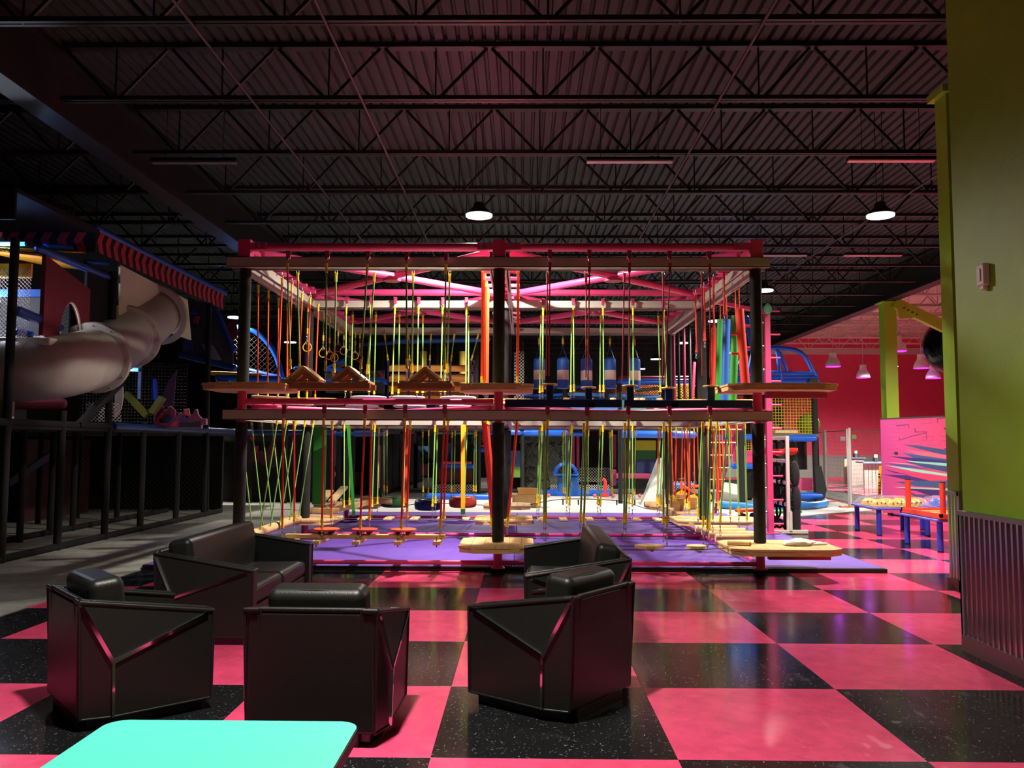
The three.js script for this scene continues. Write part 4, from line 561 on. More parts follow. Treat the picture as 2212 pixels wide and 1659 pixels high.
obj('vinyl_wall', [span(-12.6, -6.9, 0, 1.7, -19.4, -19.3), span(-12.6, -12.5, 0, 6.0, -21, -9)], M.blackWall, PS); obj('vinyl_wall', [span(-9.6, -9.55, 0, 1.6, -18.5, -16)], std(0x4a2028, 0.6), PS, { label: 'dim dark red vinyl wall' });
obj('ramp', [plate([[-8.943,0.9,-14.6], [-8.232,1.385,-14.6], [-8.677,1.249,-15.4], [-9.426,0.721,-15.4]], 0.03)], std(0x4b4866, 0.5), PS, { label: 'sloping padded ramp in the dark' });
// upper storey
const UR = 4.83, yF = 4.48;
{ // chevron eaves: a board with red arrow pieces on it
  const e = obj('eaves_board', [span(LX - 0.02, LX + 0.02, yF, UR, -18.35, -12.7), span(-8.4, LX, yF, UR, -12.72, -12.68)], M.chevBlack, PS);
  const n = 22, w = (18.3 - 12.75) / n; for (let i = 0; i < n; i++) { const z = -12.75 - i * w; const g = slab([[0, 0], [w * 0.52, 0], [w * 0.2, (UR - yF) * 0.5], [w * 0.52, UR - yF - 0.03], [0, UR - yF - 0.03], [-w * 0.32, (UR - yF) * 0.5]], 0.012); g.rotateY(Math.PI / 2); g.translate(LX + 0.02, yF + 0.01, z - 0.06); obj('chevron', [g], M.chevRed, e); }
  for (let i = 0; i < 6; i++) { const g = slab([[0, 0], [0.13, 0], [0.05, 0.17], [0.13, 0.32], [0, 0.32], [-0.08, 0.17]], 0.012); g.translate(-6.85 - i * 0.26, yF + 0.01, -12.68); obj('chevron', [g], M.chevRed, e); }
  obj('eaves_rail', [rod([LX, UR + 0.03, -12.65], [LX, UR + 0.03, -18.4], 0.055, 10)], std(0x24479a, 0.4), PS);
}
obj('roof_board', [span(-12.5, LX - 0.03, 4.84, 4.9, -18.3, -12.7)], M.blackMatt, PS); obj('added_cabin_roof', [span(-12.5, LX + 0.05, 4.78, 4.84, -12.75, -10.6), span(-12.5, LX + 0.05, 4.42, 4.84, -10.62, -10.58)], M.blackMatt, PS);  // boards over the cabin are added to keep its glow off the girder
obj('yellow_net', net([-6.75, 4.15, -11.2], [0, 0.32, -1.5], [-1.2, 0.1, 0], 0.05, 0.026), M.yellowDeep, PS); obj('yellow_panel', [plate([[-6.7, 4.12, -11.3], [-6.7, 4.36, -13.3], [-7.7, 4.4, -13.3], [-7.7, 4.3, -11.3]], 0.02)], std(0xc98a18, 0.6), PS);
obj('slope_rail', [pad([-6.7,4.226,-11.373], [-6.7,4.205,-13.576], 0.06)], std(0x24479a, 0.4), PS); obj('cross_rail', [pad([-6.904,4.378,-11.9], [-6.937,4.516,-12.6], 0.05)], M.blue, PS); obj('cross_rail', [pad([-6.898,4.387,-13], [-6.861,4.496,-13.6], 0.04)], M.blue, PS);
{ // red wall with a round arch
  const s = new THREE.Shape(); s.moveTo(0, 0); s.lineTo(1.22, 0); s.lineTo(1.22, 0.86); s.lineTo(0, 1.12); s.closePath(); const h = new THREE.Path(); h.absellipse(0.72, 0.02, 0.3, 0.56, 0, Math.PI, false); h.closePath(); s.holes.push(h); const g = new THREE.ExtrudeGeometry(s, { depth: 0.06, bevelEnabled: false, curveSegments: 24 }); g.rotateY(Math.PI / 2); g.translate(LX - 0.06, 3.02, -11.42);
  obj('red_wall', [g], M.darkRedPanel, PS, { label: 'dark red padded wall with an arched opening' }); const tr = []; for (let i = 0; i <= 24; i++) { const a = Math.PI * i / 24; tr.push([LX - 0.02, 3.04 + 0.56 * Math.sin(a), -11.42 - 0.72 - 0.3 * Math.cos(a)]); } obj('arch_trim', [pipe(tr, 0.018, 40, 6)], M.cream, PS);
  obj('arch_net', net([LX - 0.25, 3.02, -11.8], [0, 0, -0.75], [0, 0.6, 0], 0.05, 0.008), M.whiteNet, PS);
}
obj('black_wall', [span(LX - 0.1, LX - 0.06, 2.7, 4.3, -13.4, -12.64)], M.blackMatt, PS);
{ // lit cabin end facing the camera
  const z = -11.4; obj('cabin_net', net([-8.2, 2.98, z], [1.4, 0, 0], [0, 0.95, 0], 0.055, 0.009), M.whiteNet, PS); obj('cabin_back', [span(-8.3, -6.75, 2.98, 3.7, z - 0.95, z - 0.9)], M.blackMatt, PS);
  obj('yellow_band', [span(-8.2, -6.82, 3.82, 4.02, z - 0.05, z - 0.02)], M.yellowDeep, PS); obj('blue_band', [span(-8.2, -6.82, 3.62, 3.72, z - 0.4, z - 0.36)], M.blue, PS);
  obj('white_sill', [rbox(1.75, 0.11, 0.3, 0.03, -7.35, 2.93, z - 0.1)], M.white, PS); obj('sill_wedge', [put(new THREE.ConeGeometry(0.1, 0.14, 4), LX - 0.05, 2.8, -12.5, Math.PI), put(new THREE.ConeGeometry(0.09, 0.16, 4), LX - 0.05, 2.55, -13.25, Math.PI)], M.white, PS);
  obj('lower_roll', [pad([-8.2, 2.74, z + 0.1], [-6.7, 2.7, z - 0.1], 0.11)], M.darkRedPanel, PS); obj('lower_roll', [pad([LX + 0.02, 2.62, -11.5], [LX + 0.02, 2.45, -13.3], 0.1)], std(0x24305a, 0.6), PS);
  obj('slanted_rail', [pad([-6.7,3.283,-10.973], [-6.7,3.197,-11.963], 0.07)], std(0x24479a, 0.4), PS); obj('slanted_rail', [pad([-6.96,3.054,-11.4], [-6.779,3.029,-11.4], 0.05)], M.blue, PS); obj('side_net', net([-6.8,3.119,-11.13], [0, -0.2, -0.9], [0, -0.25, 0], 0.05, 0.008), M.whiteNet, PS);
}
const ledMat = new THREE.MeshStandardMaterial({ color: 0x88b8ff, emissive: 0x3c86ff, emissiveIntensity: 1.8 });
function ledTube(p, q, label, power) { const t = thingW('neon_tube', label, 'light tube', p, 'blue glowing tubes of the play structure'); obj('tube', [rod(p, q, 0.03, 12)], ledMat, t); obj('end_cap', [rod(q, [q[0] + 0.03, q[1], q[2]], 0.034, 12)], M.black, t); const l = new THREE.PointLight(0x6aa4ff, power, 0, 2); l.position.set((p[0] + q[0]) / 2, p[1] - 0.05, p[2] + 0.06); l.shadow.radius = 2; scene.add(l); }
ledTube([-7.392,4.267,-11.3], [-6.84,4.267,-11.3], 'bright blue glowing tube across the cabin at the left edge', 0.5); ledTube([-7,2.825,-14.5], [-6.691,2.809,-14.5], 'short blue glowing tube below the slide', 0.25);
{ const l = new THREE.PointLight(0xdfe8ff, 2.6, 0, 2); l.position.set(-7.5, 3.55, -11.75); l.shadow.radius = 4; scene.add(l); const t = thingW('unseen_cabin_lamp', 'small white lamp inside the netted cabin at the left edge', 'lamp', [-7.5, 3.6, -11.75]); obj('bulb', [put(new THREE.SphereGeometry(0.05, 14, 10), -7.5, 3.55, -11.75)], new THREE.MeshStandardMaterial({ color: 0xffffff, emissive: 0xe8f0ff, emissiveIntensity: 3 }), t); obj('holder', [rod([-7.5, 3.6, -11.75], [-7.5, 4.3, -11.75], 0.012, 6)], M.black, t); }  // unseen lamp, placed to light the cabin net and sill from inside
// dim interior shapes under the slide
obj('white_pad', [plate([[-6.852,2.554,-14],[-6.719,2.554,-14],[-6.709,2.273,-14],[-6.734,2.102,-14],[-6.838,1.961,-14]], 0.03)], M.white, PS, { label: 'white curved panel glimpsed below the slide' });
obj('white_net', net([-6.977,1.883,-13.4], [0.4, 0, -0.3], [0, 0.3, 0.1], 0.06, 0.012), M.whiteNet, PS);
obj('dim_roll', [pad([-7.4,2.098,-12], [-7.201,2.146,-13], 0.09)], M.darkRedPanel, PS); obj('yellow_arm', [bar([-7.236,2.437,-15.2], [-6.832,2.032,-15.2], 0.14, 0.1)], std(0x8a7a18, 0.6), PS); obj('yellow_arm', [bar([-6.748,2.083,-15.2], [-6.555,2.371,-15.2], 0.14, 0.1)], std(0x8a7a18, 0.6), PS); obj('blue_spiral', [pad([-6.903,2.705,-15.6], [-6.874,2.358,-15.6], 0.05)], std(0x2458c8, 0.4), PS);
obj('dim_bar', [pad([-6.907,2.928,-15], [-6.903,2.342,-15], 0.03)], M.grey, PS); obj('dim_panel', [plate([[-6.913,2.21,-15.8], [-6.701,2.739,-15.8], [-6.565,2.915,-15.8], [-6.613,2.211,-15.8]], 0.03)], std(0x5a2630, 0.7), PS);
// perforated dark wall, built as an open black mesh
obj('mesh_wall', net([LX - 0.6, 1.9, -17.9], [-2.3, 0, 0], [0, 1.35, 0], 0.07, 0.04, false), M.blackMatt, PS);
{ // graffiti shaped board on the rail
  const t = thingW('graffiti_board', 'jagged red and purple painted board with a pale outline standing on the blue deck rail', 'painted board', [-6.341,1.87,-15.4]); const d = 15.4, q = (x, y) => [(x - 1129) * d / 1811, 1.546 - (y - 956) * d / 1811];
  const out = [[329, 922], [329, 903], [333, 893], [346, 874], [349, 879], [350, 888], [357, 884], [362, 877], [366, 877], [376, 886], [377, 905], [382, 893], [393, 891], [394, 883], [405, 882], [408, 896], [415, 895], [420, 883], [424, 883], [427, 895], [434, 903], [445, 904], [446, 917], [436, 918], [435, 925], [330, 923]];
  const flat = (pts, z, th) => { const g = slab(pts.map(([x, y]) => q(x, y)), th); return g.translate(0, 0, z); };
  obj('pale_rim', [flat(out, -d - 0.03, 0.02)], std(0xd8a8a8, 0.6), t); const c = [385, 908]; obj('face', [flat(out.map(([x, y]) => [c[0] + (x - c[0]) * 0.965, c[1] + (y - c[1]) * 0.93]), -d - 0.009, 0.01)], std(0x7a2840, 0.6), t);
  const put1 = (pts, m) => obj('patch', [flat(pts, -d + 0.002, 0.004)], m, t); put1([[331, 920], [332, 905], [345, 893], [352, 890], [346, 905], [356, 920]], std(0xc23438, 0.6)); put1([[340, 908], [352, 896], [362, 894], [372, 903], [362, 912], [346, 914]], std(0x2c2a48, 0.6)); put1([[384, 906], [394, 896], [404, 898], [410, 908], [396, 912]], std(0x4a2a52, 0.6)); put1([[396, 893], [396, 885], [403, 884], [407, 900], [402, 903]], std(0xd8402e, 0.6)); put1([[364, 893], [364, 880], [374, 888], [375, 900]], std(0x8c2450, 0.6)); put1([[366, 921], [372, 912], [382, 908], [380, 921]], std(0xc23438, 0.6)); put1([[386, 922], [386, 912], [410, 912], [432, 908], [433, 922]], std(0x26241e, 0.6)); put1([[334, 900], [346, 880], [348, 888], [338, 902]], std(0x5a2434, 0.6));
}
{ // grey tube slide
  const t = thingW('tube_slide', 'big grey plastic tube slide curving out of the left play structure', 'slide', [-6.5, 3, -13]);
  const pts = [[-6.814,3.953,-15.4], [-6.798,3.665,-14.85], [-6.724,3.343,-14.1], [-6.612,3.039,-13.3], [-6.506,2.826,-12.6], [-6.503,2.693,-12.1], [-6.61,2.606,-11.75], [-6.915,2.566,-11.6], [-7.306,2.558,-11.6], [-7.895,2.553,-11.7], [-8.904,2.476,-12]];
  const c = new THREE.CatmullRomCurve3(pts.map((p) => V(p))), R = 0.45, plast = mottled(0xb0ad9e, 0.03, 0.5, 0.45), sec = (a, b) => { const g = new THREE.TubeGeometry({ getPointAt: 0, ...{} } && new THREE.CatmullRomCurve3(Array.from({ length: 9 }, (_, i) => c.getPoint(a + (b - a) * i / 8))), 24, R, 36, false); return g; };
  for (const [a, b] of [[0, 0.2], [0.2, 0.4], [0.4, 1]]) obj('tube_section', [sec(a, b)], plast, t);
  for (const a of [0.012, 0.2, 0.4]) { const R = a < 0.1 ? 0.5 : 0.45; const p = c.getPoint(a), d = c.getTangent(a), g = new THREE.LatheGeometry([[R - 0.01, -0.045], [R + 0.085, -0.045], [R + 0.1, -0.03], [R + 0.075, 0], [R + 0.1, 0.03], [R + 0.085, 0.045], [R - 0.01, 0.045]].map((q) => new THREE.Vector2(q[0], q[1])), 44); g.applyQuaternion(new THREE.Quaternion().setFromUnitVectors(V(0, 1, 0), d)); g.translate(p.x, p.y, p.z); const f = obj('flange', [g], plast, t);
    const bolts = []; for (let k = 0; k < 12; k++) { const an = k / 12 * 6.283, b = new THREE.SphereGeometry(0.014, 6, 5); b.translate(Math.cos(an) * (R + 0.06), 0.05, Math.sin(an) * (R + 0.05)); b.applyQuaternion(new THREE.Quaternion().setFromUnitVectors(V(0, 1, 0), d)); bolts.push(b.translate(p.x, p.y, p.z)); } obj('bolts', bolts, M.steel, f).userData.kind = 'stuff'; }
  obj('exit_plate', [plate([[-6.66,4.473,-13.6], [-6.66,4.371,-16.41], [-6.66,3.597,-16.657], [-6.66,3.649,-13.663]], 0.03)], M.cream, t, { label: 'cream coloured mounting plate' });
  obj('support', [rbox(0.22, 0.3, 0.25, 0.02, ...[-7.254,1.995,-11.6])], plast, t); obj('support_post', [rod([-7.2, 0, -11.6], [-7.2, 1.95, -11.6], 0.05, 10)], M.blackMatt, t);
}
{ // floodlight hanging at the upper left
  const t = thingW('ceiling_heater', 'dark hanging louvred unit at the upper left', 'heater', [-7.088,4.995,-12.4]); const [x, y, z] = [-7.088,4.995,-12.4]; obj('body', [rbox(0.5, 0.3, 0.3, 0.02, x, y, z, 0, 0.5, -0.2)], M.black, t); const lv = obj('grille', [rbox(0.4, 0.2, 0.02, 0.005, x + 0.07, y - 0.02, z + 0.14, 0, 0.5, -0.2)], std(0x4a4644, 0.5), t); for (let k = 0; k < 4; k++) obj('slat', [rbox(0.36, 0.012, 0.03, 0.003, x + 0.08, y - 0.09 + k * 0.045, z + 0.16, 0, 0.5, -0.2)], std(0x6a6460, 0.5), lv); obj('hanger', [rod([x, y + 0.1, z], [x, 5.0, z], 0.012, 6)], M.black, t);
}
// ---- sloping tower behind, right of the structure
const TW = thingW('play_tower', 'dark fabric covered climbing tower with blue padded edges behind the front left column', 'play tower', [-6, 0, -19]);
{ obj('fabric_panel', [plate([[-7.509,4.811,-18.6], [-7.011,4.602,-18.6], [-6.471,3.577,-18.6], [-6.462,3.244,-18.6], [-7.658,3.554,-18.6], [-7.574,4.202,-18.6]], 0.03)], M.fabric, TW); obj('window_panel', [plate([[-7.428,4.48,-18.5], [-7.272,4.491,-18.5], [-7.138,4.188,-18.5], [-7.45,4.209,-18.5]], 0.03)], std(0x36343c, 0.5), TW); obj('pink_patch', [plate([[-7.344,4.231,-18.44], [-7.266,4.367,-18.44], [-7.182,4.346,-18.44], [-7.219,4.18,-18.44]], 0.02)], std(0xd83468, 0.5), TW); obj('blue_patch', [plate([[-7.391,4.408,-18.44], [-7.352,4.481,-18.44], [-7.258,4.471,-18.44], [-7.235,4.387,-18.44]], 0.02)], M.blue, TW);
  obj('blue_fold', [plate([[-7.55,4.063,-18.5], [-7.386,4.125,-18.5], [-7.348,3.585,-18.5], [-7.556,3.595,-18.5]], 0.04)], std(0x26488c, 0.5), TW); obj('white_patch', [plate([[-7.117,3.719,-18.4], [-6.859,3.709,-18.4], [-6.654,3.369,-18.4], [-6.911,3.379,-18.4]], 0.02)], M.grey, TW);
  obj('edge_rail', [pad([-6.92,4.735,-18.4], [-6.402,3.586,-18.4], 0.06)], std(0x24479a, 0.4), TW); obj('edge_rail', [pad([-7.574,3.491,-18.4], [-6.382,3.205,-18.4], 0.07)], std(0x1f3f86, 0.4), TW); obj('post', [rod([-6.95,4.573,-18.3], [-6.856, 0, -18.3], 0.05, 10)], M.blackMatt, TW); obj('chevron_wall', [plate([[-7.189,4.404,-20], [-6.89,4.517,-20], [-6.877,4.067,-20], [-7.043,3.977,-20]], 0.03)], std(0x6a2634, 0.6), TW);
  obj('low_wall', [span(-8.6, -4.9, 0, 1.75, -22, -21.9)], M.blackWall, TW); obj('low_rail', [pad([-8.6, 1.82, -21.8], [-4.9, 1.82, -21.8], 0.06)], std(0x1f3f86, 0.4), TW); obj('yellow_strip', [pad([-7.458,3.214,-20], [-6.318,3.173,-20], 0.05)], M.yellowDeep, TW); obj('blue_roll', [pad([-7.321,3.103,-20], [-5.869,3.084,-20], 0.08)], M.blue, TW); obj('white_cushion', [put(new THREE.SphereGeometry(0.12, 16, 10).scale(1.6, 0.5, 1), ...[-7.183,2.97,-20])], M.white, TW); obj('post', [rod([-7.0, 0, -21.6], [-7.0, 3.0, -21.6], 0.06, 10)], M.blackMatt, TW); obj('post', [rod([-5.6, 0, -21.6], [-5.6, 2.1, -21.6], 0.06, 10)], M.blackMatt, TW);
}
const AR = thingW('net_arch', 'big blue padded arch filled with black netting behind the red ropes', 'climbing arch', [-6.674,3.415,-21.5]);
{ const arc = [[-7.546,4.546,-21.5], [-7.17,4.486,-21.5], [-6.867,4.378,-21.5], [-6.596,4.137,-21.5], [-6.371,3.8,-21.5], [-6.242,3.416,-21.5], [-6.2,3.152,-21.5]]; obj('arch_tube', [pipe(arc, 0.07, 40, 10)], M.blue, AR); obj('foot_rail', [pad([-7.457,3.485,-21.5], [-5.828,3.105,-21.5], 0.08)], std(0x1c4fae, 0.4), AR); obj('net', netPoly([...arc, [-7.335,3.413,-21.5]], 0.1, 0.012), M.greyDark, AR); obj('side_post', [rod([-7.109,4.425,-21.5], [-7.081,3.366,-21.5], 0.02, 8)], M.white, AR); obj('chevron_pad', [plate([[-5.688,3.397,-21], [-5.466,3.409,-21], [-5.46,3.14,-21], [-5.658,3.116,-21]], 0.03)], std(0xc0304c, 0.6), AR); obj('cap_rail', [pad([-5.723,3.42,-21], [-5.442,3.421,-21], 0.05)], M.blue, AR); obj('post', [rod([-6.069,3.153,-21.5], [-6.069, 0, -21.5], 0.06, 10)], M.blackMatt, AR); obj('post', [rod([-7.275,3.413,-21.5], [-7.275, 0, -21.5], 0.06, 10)], M.blackMatt, AR); }

// ---------------------------------------------------------------- play structures at the back of the hall
const BX = (p, d) => (p - 1130) * d / 1811, BY = (p, d) => 1.546 - (p - 960) * d / 1811 / 1.012;
const CP = thingW('play_structure', 'big padded play structure at the back with long blue rails and coloured nets', 'play structure', [3, 0, -25.5]);
const cpost = (px, d, top = 2.4, r = 0.06) => obj('post', [rod([BX(px, d), 0, -d], [BX(px, d), top, -d], r, 12)], std(0x17181a, 0.75), CP);
for (const [px, d, t] of [[1131, 24.6, 2.7], [1228, 24.6, 2.7], [1262, 26.5, 2.2], [1341, 21.9, 2.9], [1441, 24.6, 2.7], [1487, 24.6, 2.4], [945, 27, 2.6], [1037, 25, 2.6]]) cpost(px, d, t);
const rail = (x0, y0, d0, x1, y1, d1, r = 0.085, m = M.blue, n = 'padded_rail') => obj(n, [pad([BX(x0, d0), BY(y0, d0), -d0], [BX(x1, d1), BY(y1, d1), -d1], r)], m, CP);
rail(1108, 935, 24.6, 1128, 935, 24.6); rail(1136, 936, 24.6, 1224, 936, 24.6, 0.1); rail(1240, 937, 25.5, 1260, 937, 25.5, 0.09); rail(1347, 938, 23, 1498, 939, 23, 0.1); rail(1172, 1067, 25, 1318, 1067, 25, 0.11); rail(1055, 936, 26, 1062, 936, 26);
rail(1300, 1045, 26.5, 1400, 1047, 26.5, 0.12, std(0x173f8c, 0.35)); rail(1448, 1048, 24.8, 1496, 1048, 24.8, 0.07, std(0x5a84e0, 0.3)); rail(930, 1076, 23.2, 1058, 1078, 23.2, 0.11);
obj('deck', [span(BX(1040, 25), BX(1560, 25), 1.98, 2.12, -29, -24.8)], M.blackMatt, CP);
obj('back_wall', [span(BX(1062, 29), BX(1560, 29), 0, 2.0, -29.2, -29.1)], std(0x1a1012, 0.8), CP); obj('back_wall', [span(-4, BX(1560, 33), 2.1, 3.3, -33.2, -33.1)], M.teal, CP, { label: 'dark teal wall high at the back' });
obj('pillow_row', [put(new THREE.SphereGeometry(0.35, 16, 10).scale(1.5, 0.28, 0.8), BX(1180, 26), 2.16, -25.6), put(new THREE.SphereGeometry(0.3, 16, 10).scale(1.4, 0.28, 0.8), BX(1250, 26), 2.16, -25.6)], M.cream, CP);
// lower level: nets, red leopard wall, striped pad
obj('front_net', net([BX(1136, 24.7), 0.35, -24.75], [BX(1224, 24.7) - BX(1136, 24.7), 0, 0], [0, 1.45, 0], 0.1, 0.007), M.greyDark, CP); obj('low_net', net([BX(1190, 25), 0.1, -25.05], [BX(1318, 25) - BX(1190, 25), 0, 0], [0, 0.24, 0], 0.07, 0.012), M.whiteNet, CP); obj('low_net', net([BX(1240, 26.4), 0.36, -26.4], [BX(1320, 26.4) - BX(1240, 26.4), 0, 0], [0, 0.45, 0], 0.09, 0.016), M.whiteNet, CP); obj('low_net', net([BX(1448, 24.9), 0.1, -24.95], [BX(1500, 24.9) - BX(1448, 24.9), 0, 0], [0, 0.36, 0], 0.08, 0.014), M.whiteNet, CP);
obj('pink_strip', [span(BX(1236, 27), BX(1243, 27), 0.8, 1.85, -27, -26.95)], M.pink, CP); obj('pink_strip', [span(BX(1247, 27), BX(1253, 27), 0.8, 1.85, -27, -26.95)], M.pink, CP); obj('pink_strip', [span(BX(1322, 27), BX(1332, 27), 0.8, 1.85, -27, -26.95)], std(0xa03058, 0.6), CP);
obj('red_wall', [span(BX(1341, 28), BX(1372, 28), 0.4, 1.9, -28, -27.9)], M.darkRedPanel, CP); obj('red_wall', [span(BX(1455, 27), BX(1500, 27), 0.4, 1.85, -27, -26.9)], std(0x6a1c26, 0.6), CP); obj('blue_wall', [span(BX(1341, 27.8), BX(1352, 27.8), 1.3, 1.85, -27.8, -27.75)], M.bagBlue, CP);
for (const [a, b, m] of [[952, 973, std(0xb8a81e, 0.6)], [973, 993, std(0x1f5a2c, 0.6)], [993, 1024, std(0x1c2c60, 0.6)]]) obj('striped_pad', [span(BX(1374, 26), BX(1416, 26), BY(b, 26), BY(a, 26), -26, -25.85)], m, CP);
obj('pink_bench', [rbox(BX(1408, 25.6) - BX(1330, 25.6), 0.16, 0.6, 0.04, BX(1369, 25.6), BY(1029, 25.6), -25.8)], std(0xa83560, 0.6), CP); obj('pink_bench', [rbox(BX(1331, 26) - BX(1318, 26), 0.5, 0.4, 0.04, BX(1325, 26), BY(1032, 26), -26)], std(0x8c2c50, 0.6), CP); obj('bench_box', [span(BX(1374, 25.9), BX(1410, 25.9), 0.05, BY(1033, 25.9), -26.2, -25.8)], M.black, CP);
// upper level: rope bridge nets and coloured rails
const upNet = (x0, x1, y0, y1, d, m, p = 0.09, w = 0.028) => obj('upper_net', net([BX(x0, d), BY(y1, d), -d], [BX(x1, d) - BX(x0, d), 0, 0], [0, BY(y0, d) - BY(y1, d), 0], p, w), m, CP);
upNet(1134, 1220, 851, 862, 26, M.blueNet); upNet(1232, 1424, 852, 866, 26, M.blueNet); upNet(1244, 1330, 842, 851, 26.4, std(0xa8242e, 0.6)); upNet(1330, 1424, 830, 852, 26.2, M.orangeNet, 0.08, 0.04); upNet(1448, 1502, 836, 862, 25, M.yellowNet, 0.08, 0.03);
rail(1134, 853, 25.9, 1175, 855, 25.9, 0.045); rail(1176, 855, 25.9, 1220, 852, 25.9, 0.045); rail(1232, 851, 25.8, 1424, 857, 25.8, 0.06, std(0x5aa0f0, 0.35)); rail(1340, 825, 25.6, 1498, 824, 25.6, 0.09); rail(1340, 818, 26, 1498, 817, 26, 0.09, std(0x8a2440, 0.5)); rail(1448, 833, 25, 1500, 832, 25, 0.06, std(0xe0b040, 0.5)); rail(1110, 836, 26.5, 1275, 835, 26.5, 0.06, std(0x1a6ab0, 0.4)); rail(1150, 837, 26, 1180, 838, 26, 0.05, M.yellowDeep); rail(1232, 884, 24.7, 1336, 884, 24.7, 0.07, std(0x4a98e8, 0.35)); rail(1380, 843, 25.4, 1424, 838, 25.4, 0.05, M.greyDark);
for (const px of [1222, 1312, 1340]) obj('upper_post', [rod([BX(px, 25.4), 2.1, -25.4], [BX(px, 25.4), BY(828, 25.4), -25.4], 0.07, 10)], M.blackMatt, CP);
for (const [px, m] of [[1453, 'd'], [1459, 'r'], [1469, 'd'], [1481, 'r'], [1493, 'd']]) obj('upper_bar', [rod([BX(px, 22), 2.1, -22], [BX(px - 1, 22), BY(690, 22), -22], 0.04, 8)], m === 'r' ? std(0x9a2c4c, 0.5) : M.blackMatt, CP);
obj('upper_bar', [rod([BX(1493, 22.4), 2.1, -22.4], [BX(1502, 22.4), BY(780, 22.4), -22.4], 0.05, 8)], std(0xb0304a, 0.5), CP); obj('roof_rail', [pad([BX(850, 24), BY(735, 24), -24], [BX(1055, 24), BY(730, 24), -24], 0.09)], std(0x2350a8, 0.4), CP); obj('roof_rail', [pad([BX(925, 23), BY(712, 23), -23], [BX(1060, 23), BY(708, 23), -23], 0.07)], std(0x2350a8, 0.4), CP); obj('roof_rail', [pad([BX(780, 24), BY(742, 24), -24], [BX(850, 24), BY(738, 24), -24], 0.07)], std(0x1b3a7c, 0.4), CP);
for (const px of [915, 1000]) obj('yellow_column', [rod([BX(px, 24), 2.2, -24], [BX(px, 24), BY(758, 24), -24], 0.1, 14)], std(0xa8902a, 0.6), CP);
for (const px of [826, 868, 944, 1030, 1128]) obj('upper_post', [rod([BX(px, 24.5), 2, -24.5], [BX(px, 24.5), BY(735, 24.5), -24.5], 0.07, 10)], M.blackMatt, CP);
obj('upper_net', net([BX(1112, 24), 2.1, -24], [BX(1134, 24) - BX(1112, 24), 0, 0], [0, 2.1, 0], 0.09, 0.012), M.grey, CP); obj('wedge_pad', [plate([[BX(706, 23), BY(797, 23), -23], [BX(756, 23), BY(770, 23), -23], [BX(757, 23), BY(786, 23), -23], [BX(732, 23), BY(795, 23), -23]], 0.06)], M.yellowDeep, CP); rail(706, 797, 22.9, 760, 769, 22.9, 0.06); rail(704, 800, 22.8, 758, 800, 22.8, 0.06); rail(705, 824, 22.6, 826, 821, 22.6, 0.06, std(0x2350a8, 0.4)); rail(826, 821, 22.6, 836, 827, 21.6, 0.06);
for (const [x0, x1] of [[714, 721], [732, 740], [748, 756], [786, 797], [802, 810], [816, 827]]) obj('chevron_piece', [plate([[BX(x0, 22.7), BY(802, 22.7), -22.7], [BX(x0 + 5, 22.7), BY(802, 22.7), -22.7], [BX(x1 + 4, 22.7), BY(812, 22.7), -22.7], [BX(x0 + 5, 22.7), BY(823, 22.7), -22.7], [BX(x0, 22.7), BY(823, 22.7), -22.7], [BX(x1 - 3, 22.7), BY(812, 22.7), -22.7]], 0.02)], std(0xb02c4c, 0.6), CP);
obj('chevron_wall', [span(BX(704, 22.8), BX(830, 22.8), BY(850, 22.8), BY(800, 22.8), -22.9, -22.8)], std(0x26282c, 0.7), CP); obj('deck_back', [span(BX(560, 23), BX(1060, 23), 1.9, 2.1, -27, -22.9)], M.blackMatt, CP);
// left part of the back: black vinyl maze, corridor, padded pit
const MZ = thingW('vinyl_maze', 'long black vinyl maze wall running back beside the pale grey corridor', 'maze wall', [-4.3, 0, -26]);
obj('panel', [span(-4.35, -4.05, 0.08, 1.86, -34, -24.9)], std(0x1c1e1e, 0.55), MZ); for (let k = 0; k < 7; k++) obj('batten', [rod([-4.04, 0.05, -25.1 - k * 1.3], [-4.04, 1.86, -25.1 - k * 1.3], 0.03, 8)], M.black, MZ); obj('foot_rail', [rod([-4.03, 0.06, -24.9], [-4.03, 0.06, -34], 0.05, 8)], M.black, MZ); obj('sign_board', [span(BX(836, 24.7), BX(866, 24.7), BY(940, 24.7), BY(926, 24.7), -24.75, -24.7), span(BX(886, 24.7), BX(898, 24.7), BY(940, 24.7), BY(927, 24.7), -24.75, -24.7)], std(0x5a4658, 0.5), MZ); obj('front_panel', [span(BX(800, 24.8), -4.05, 0.05, 1.86, -24.9, -24.8)], std(0x161717, 0.6), MZ);
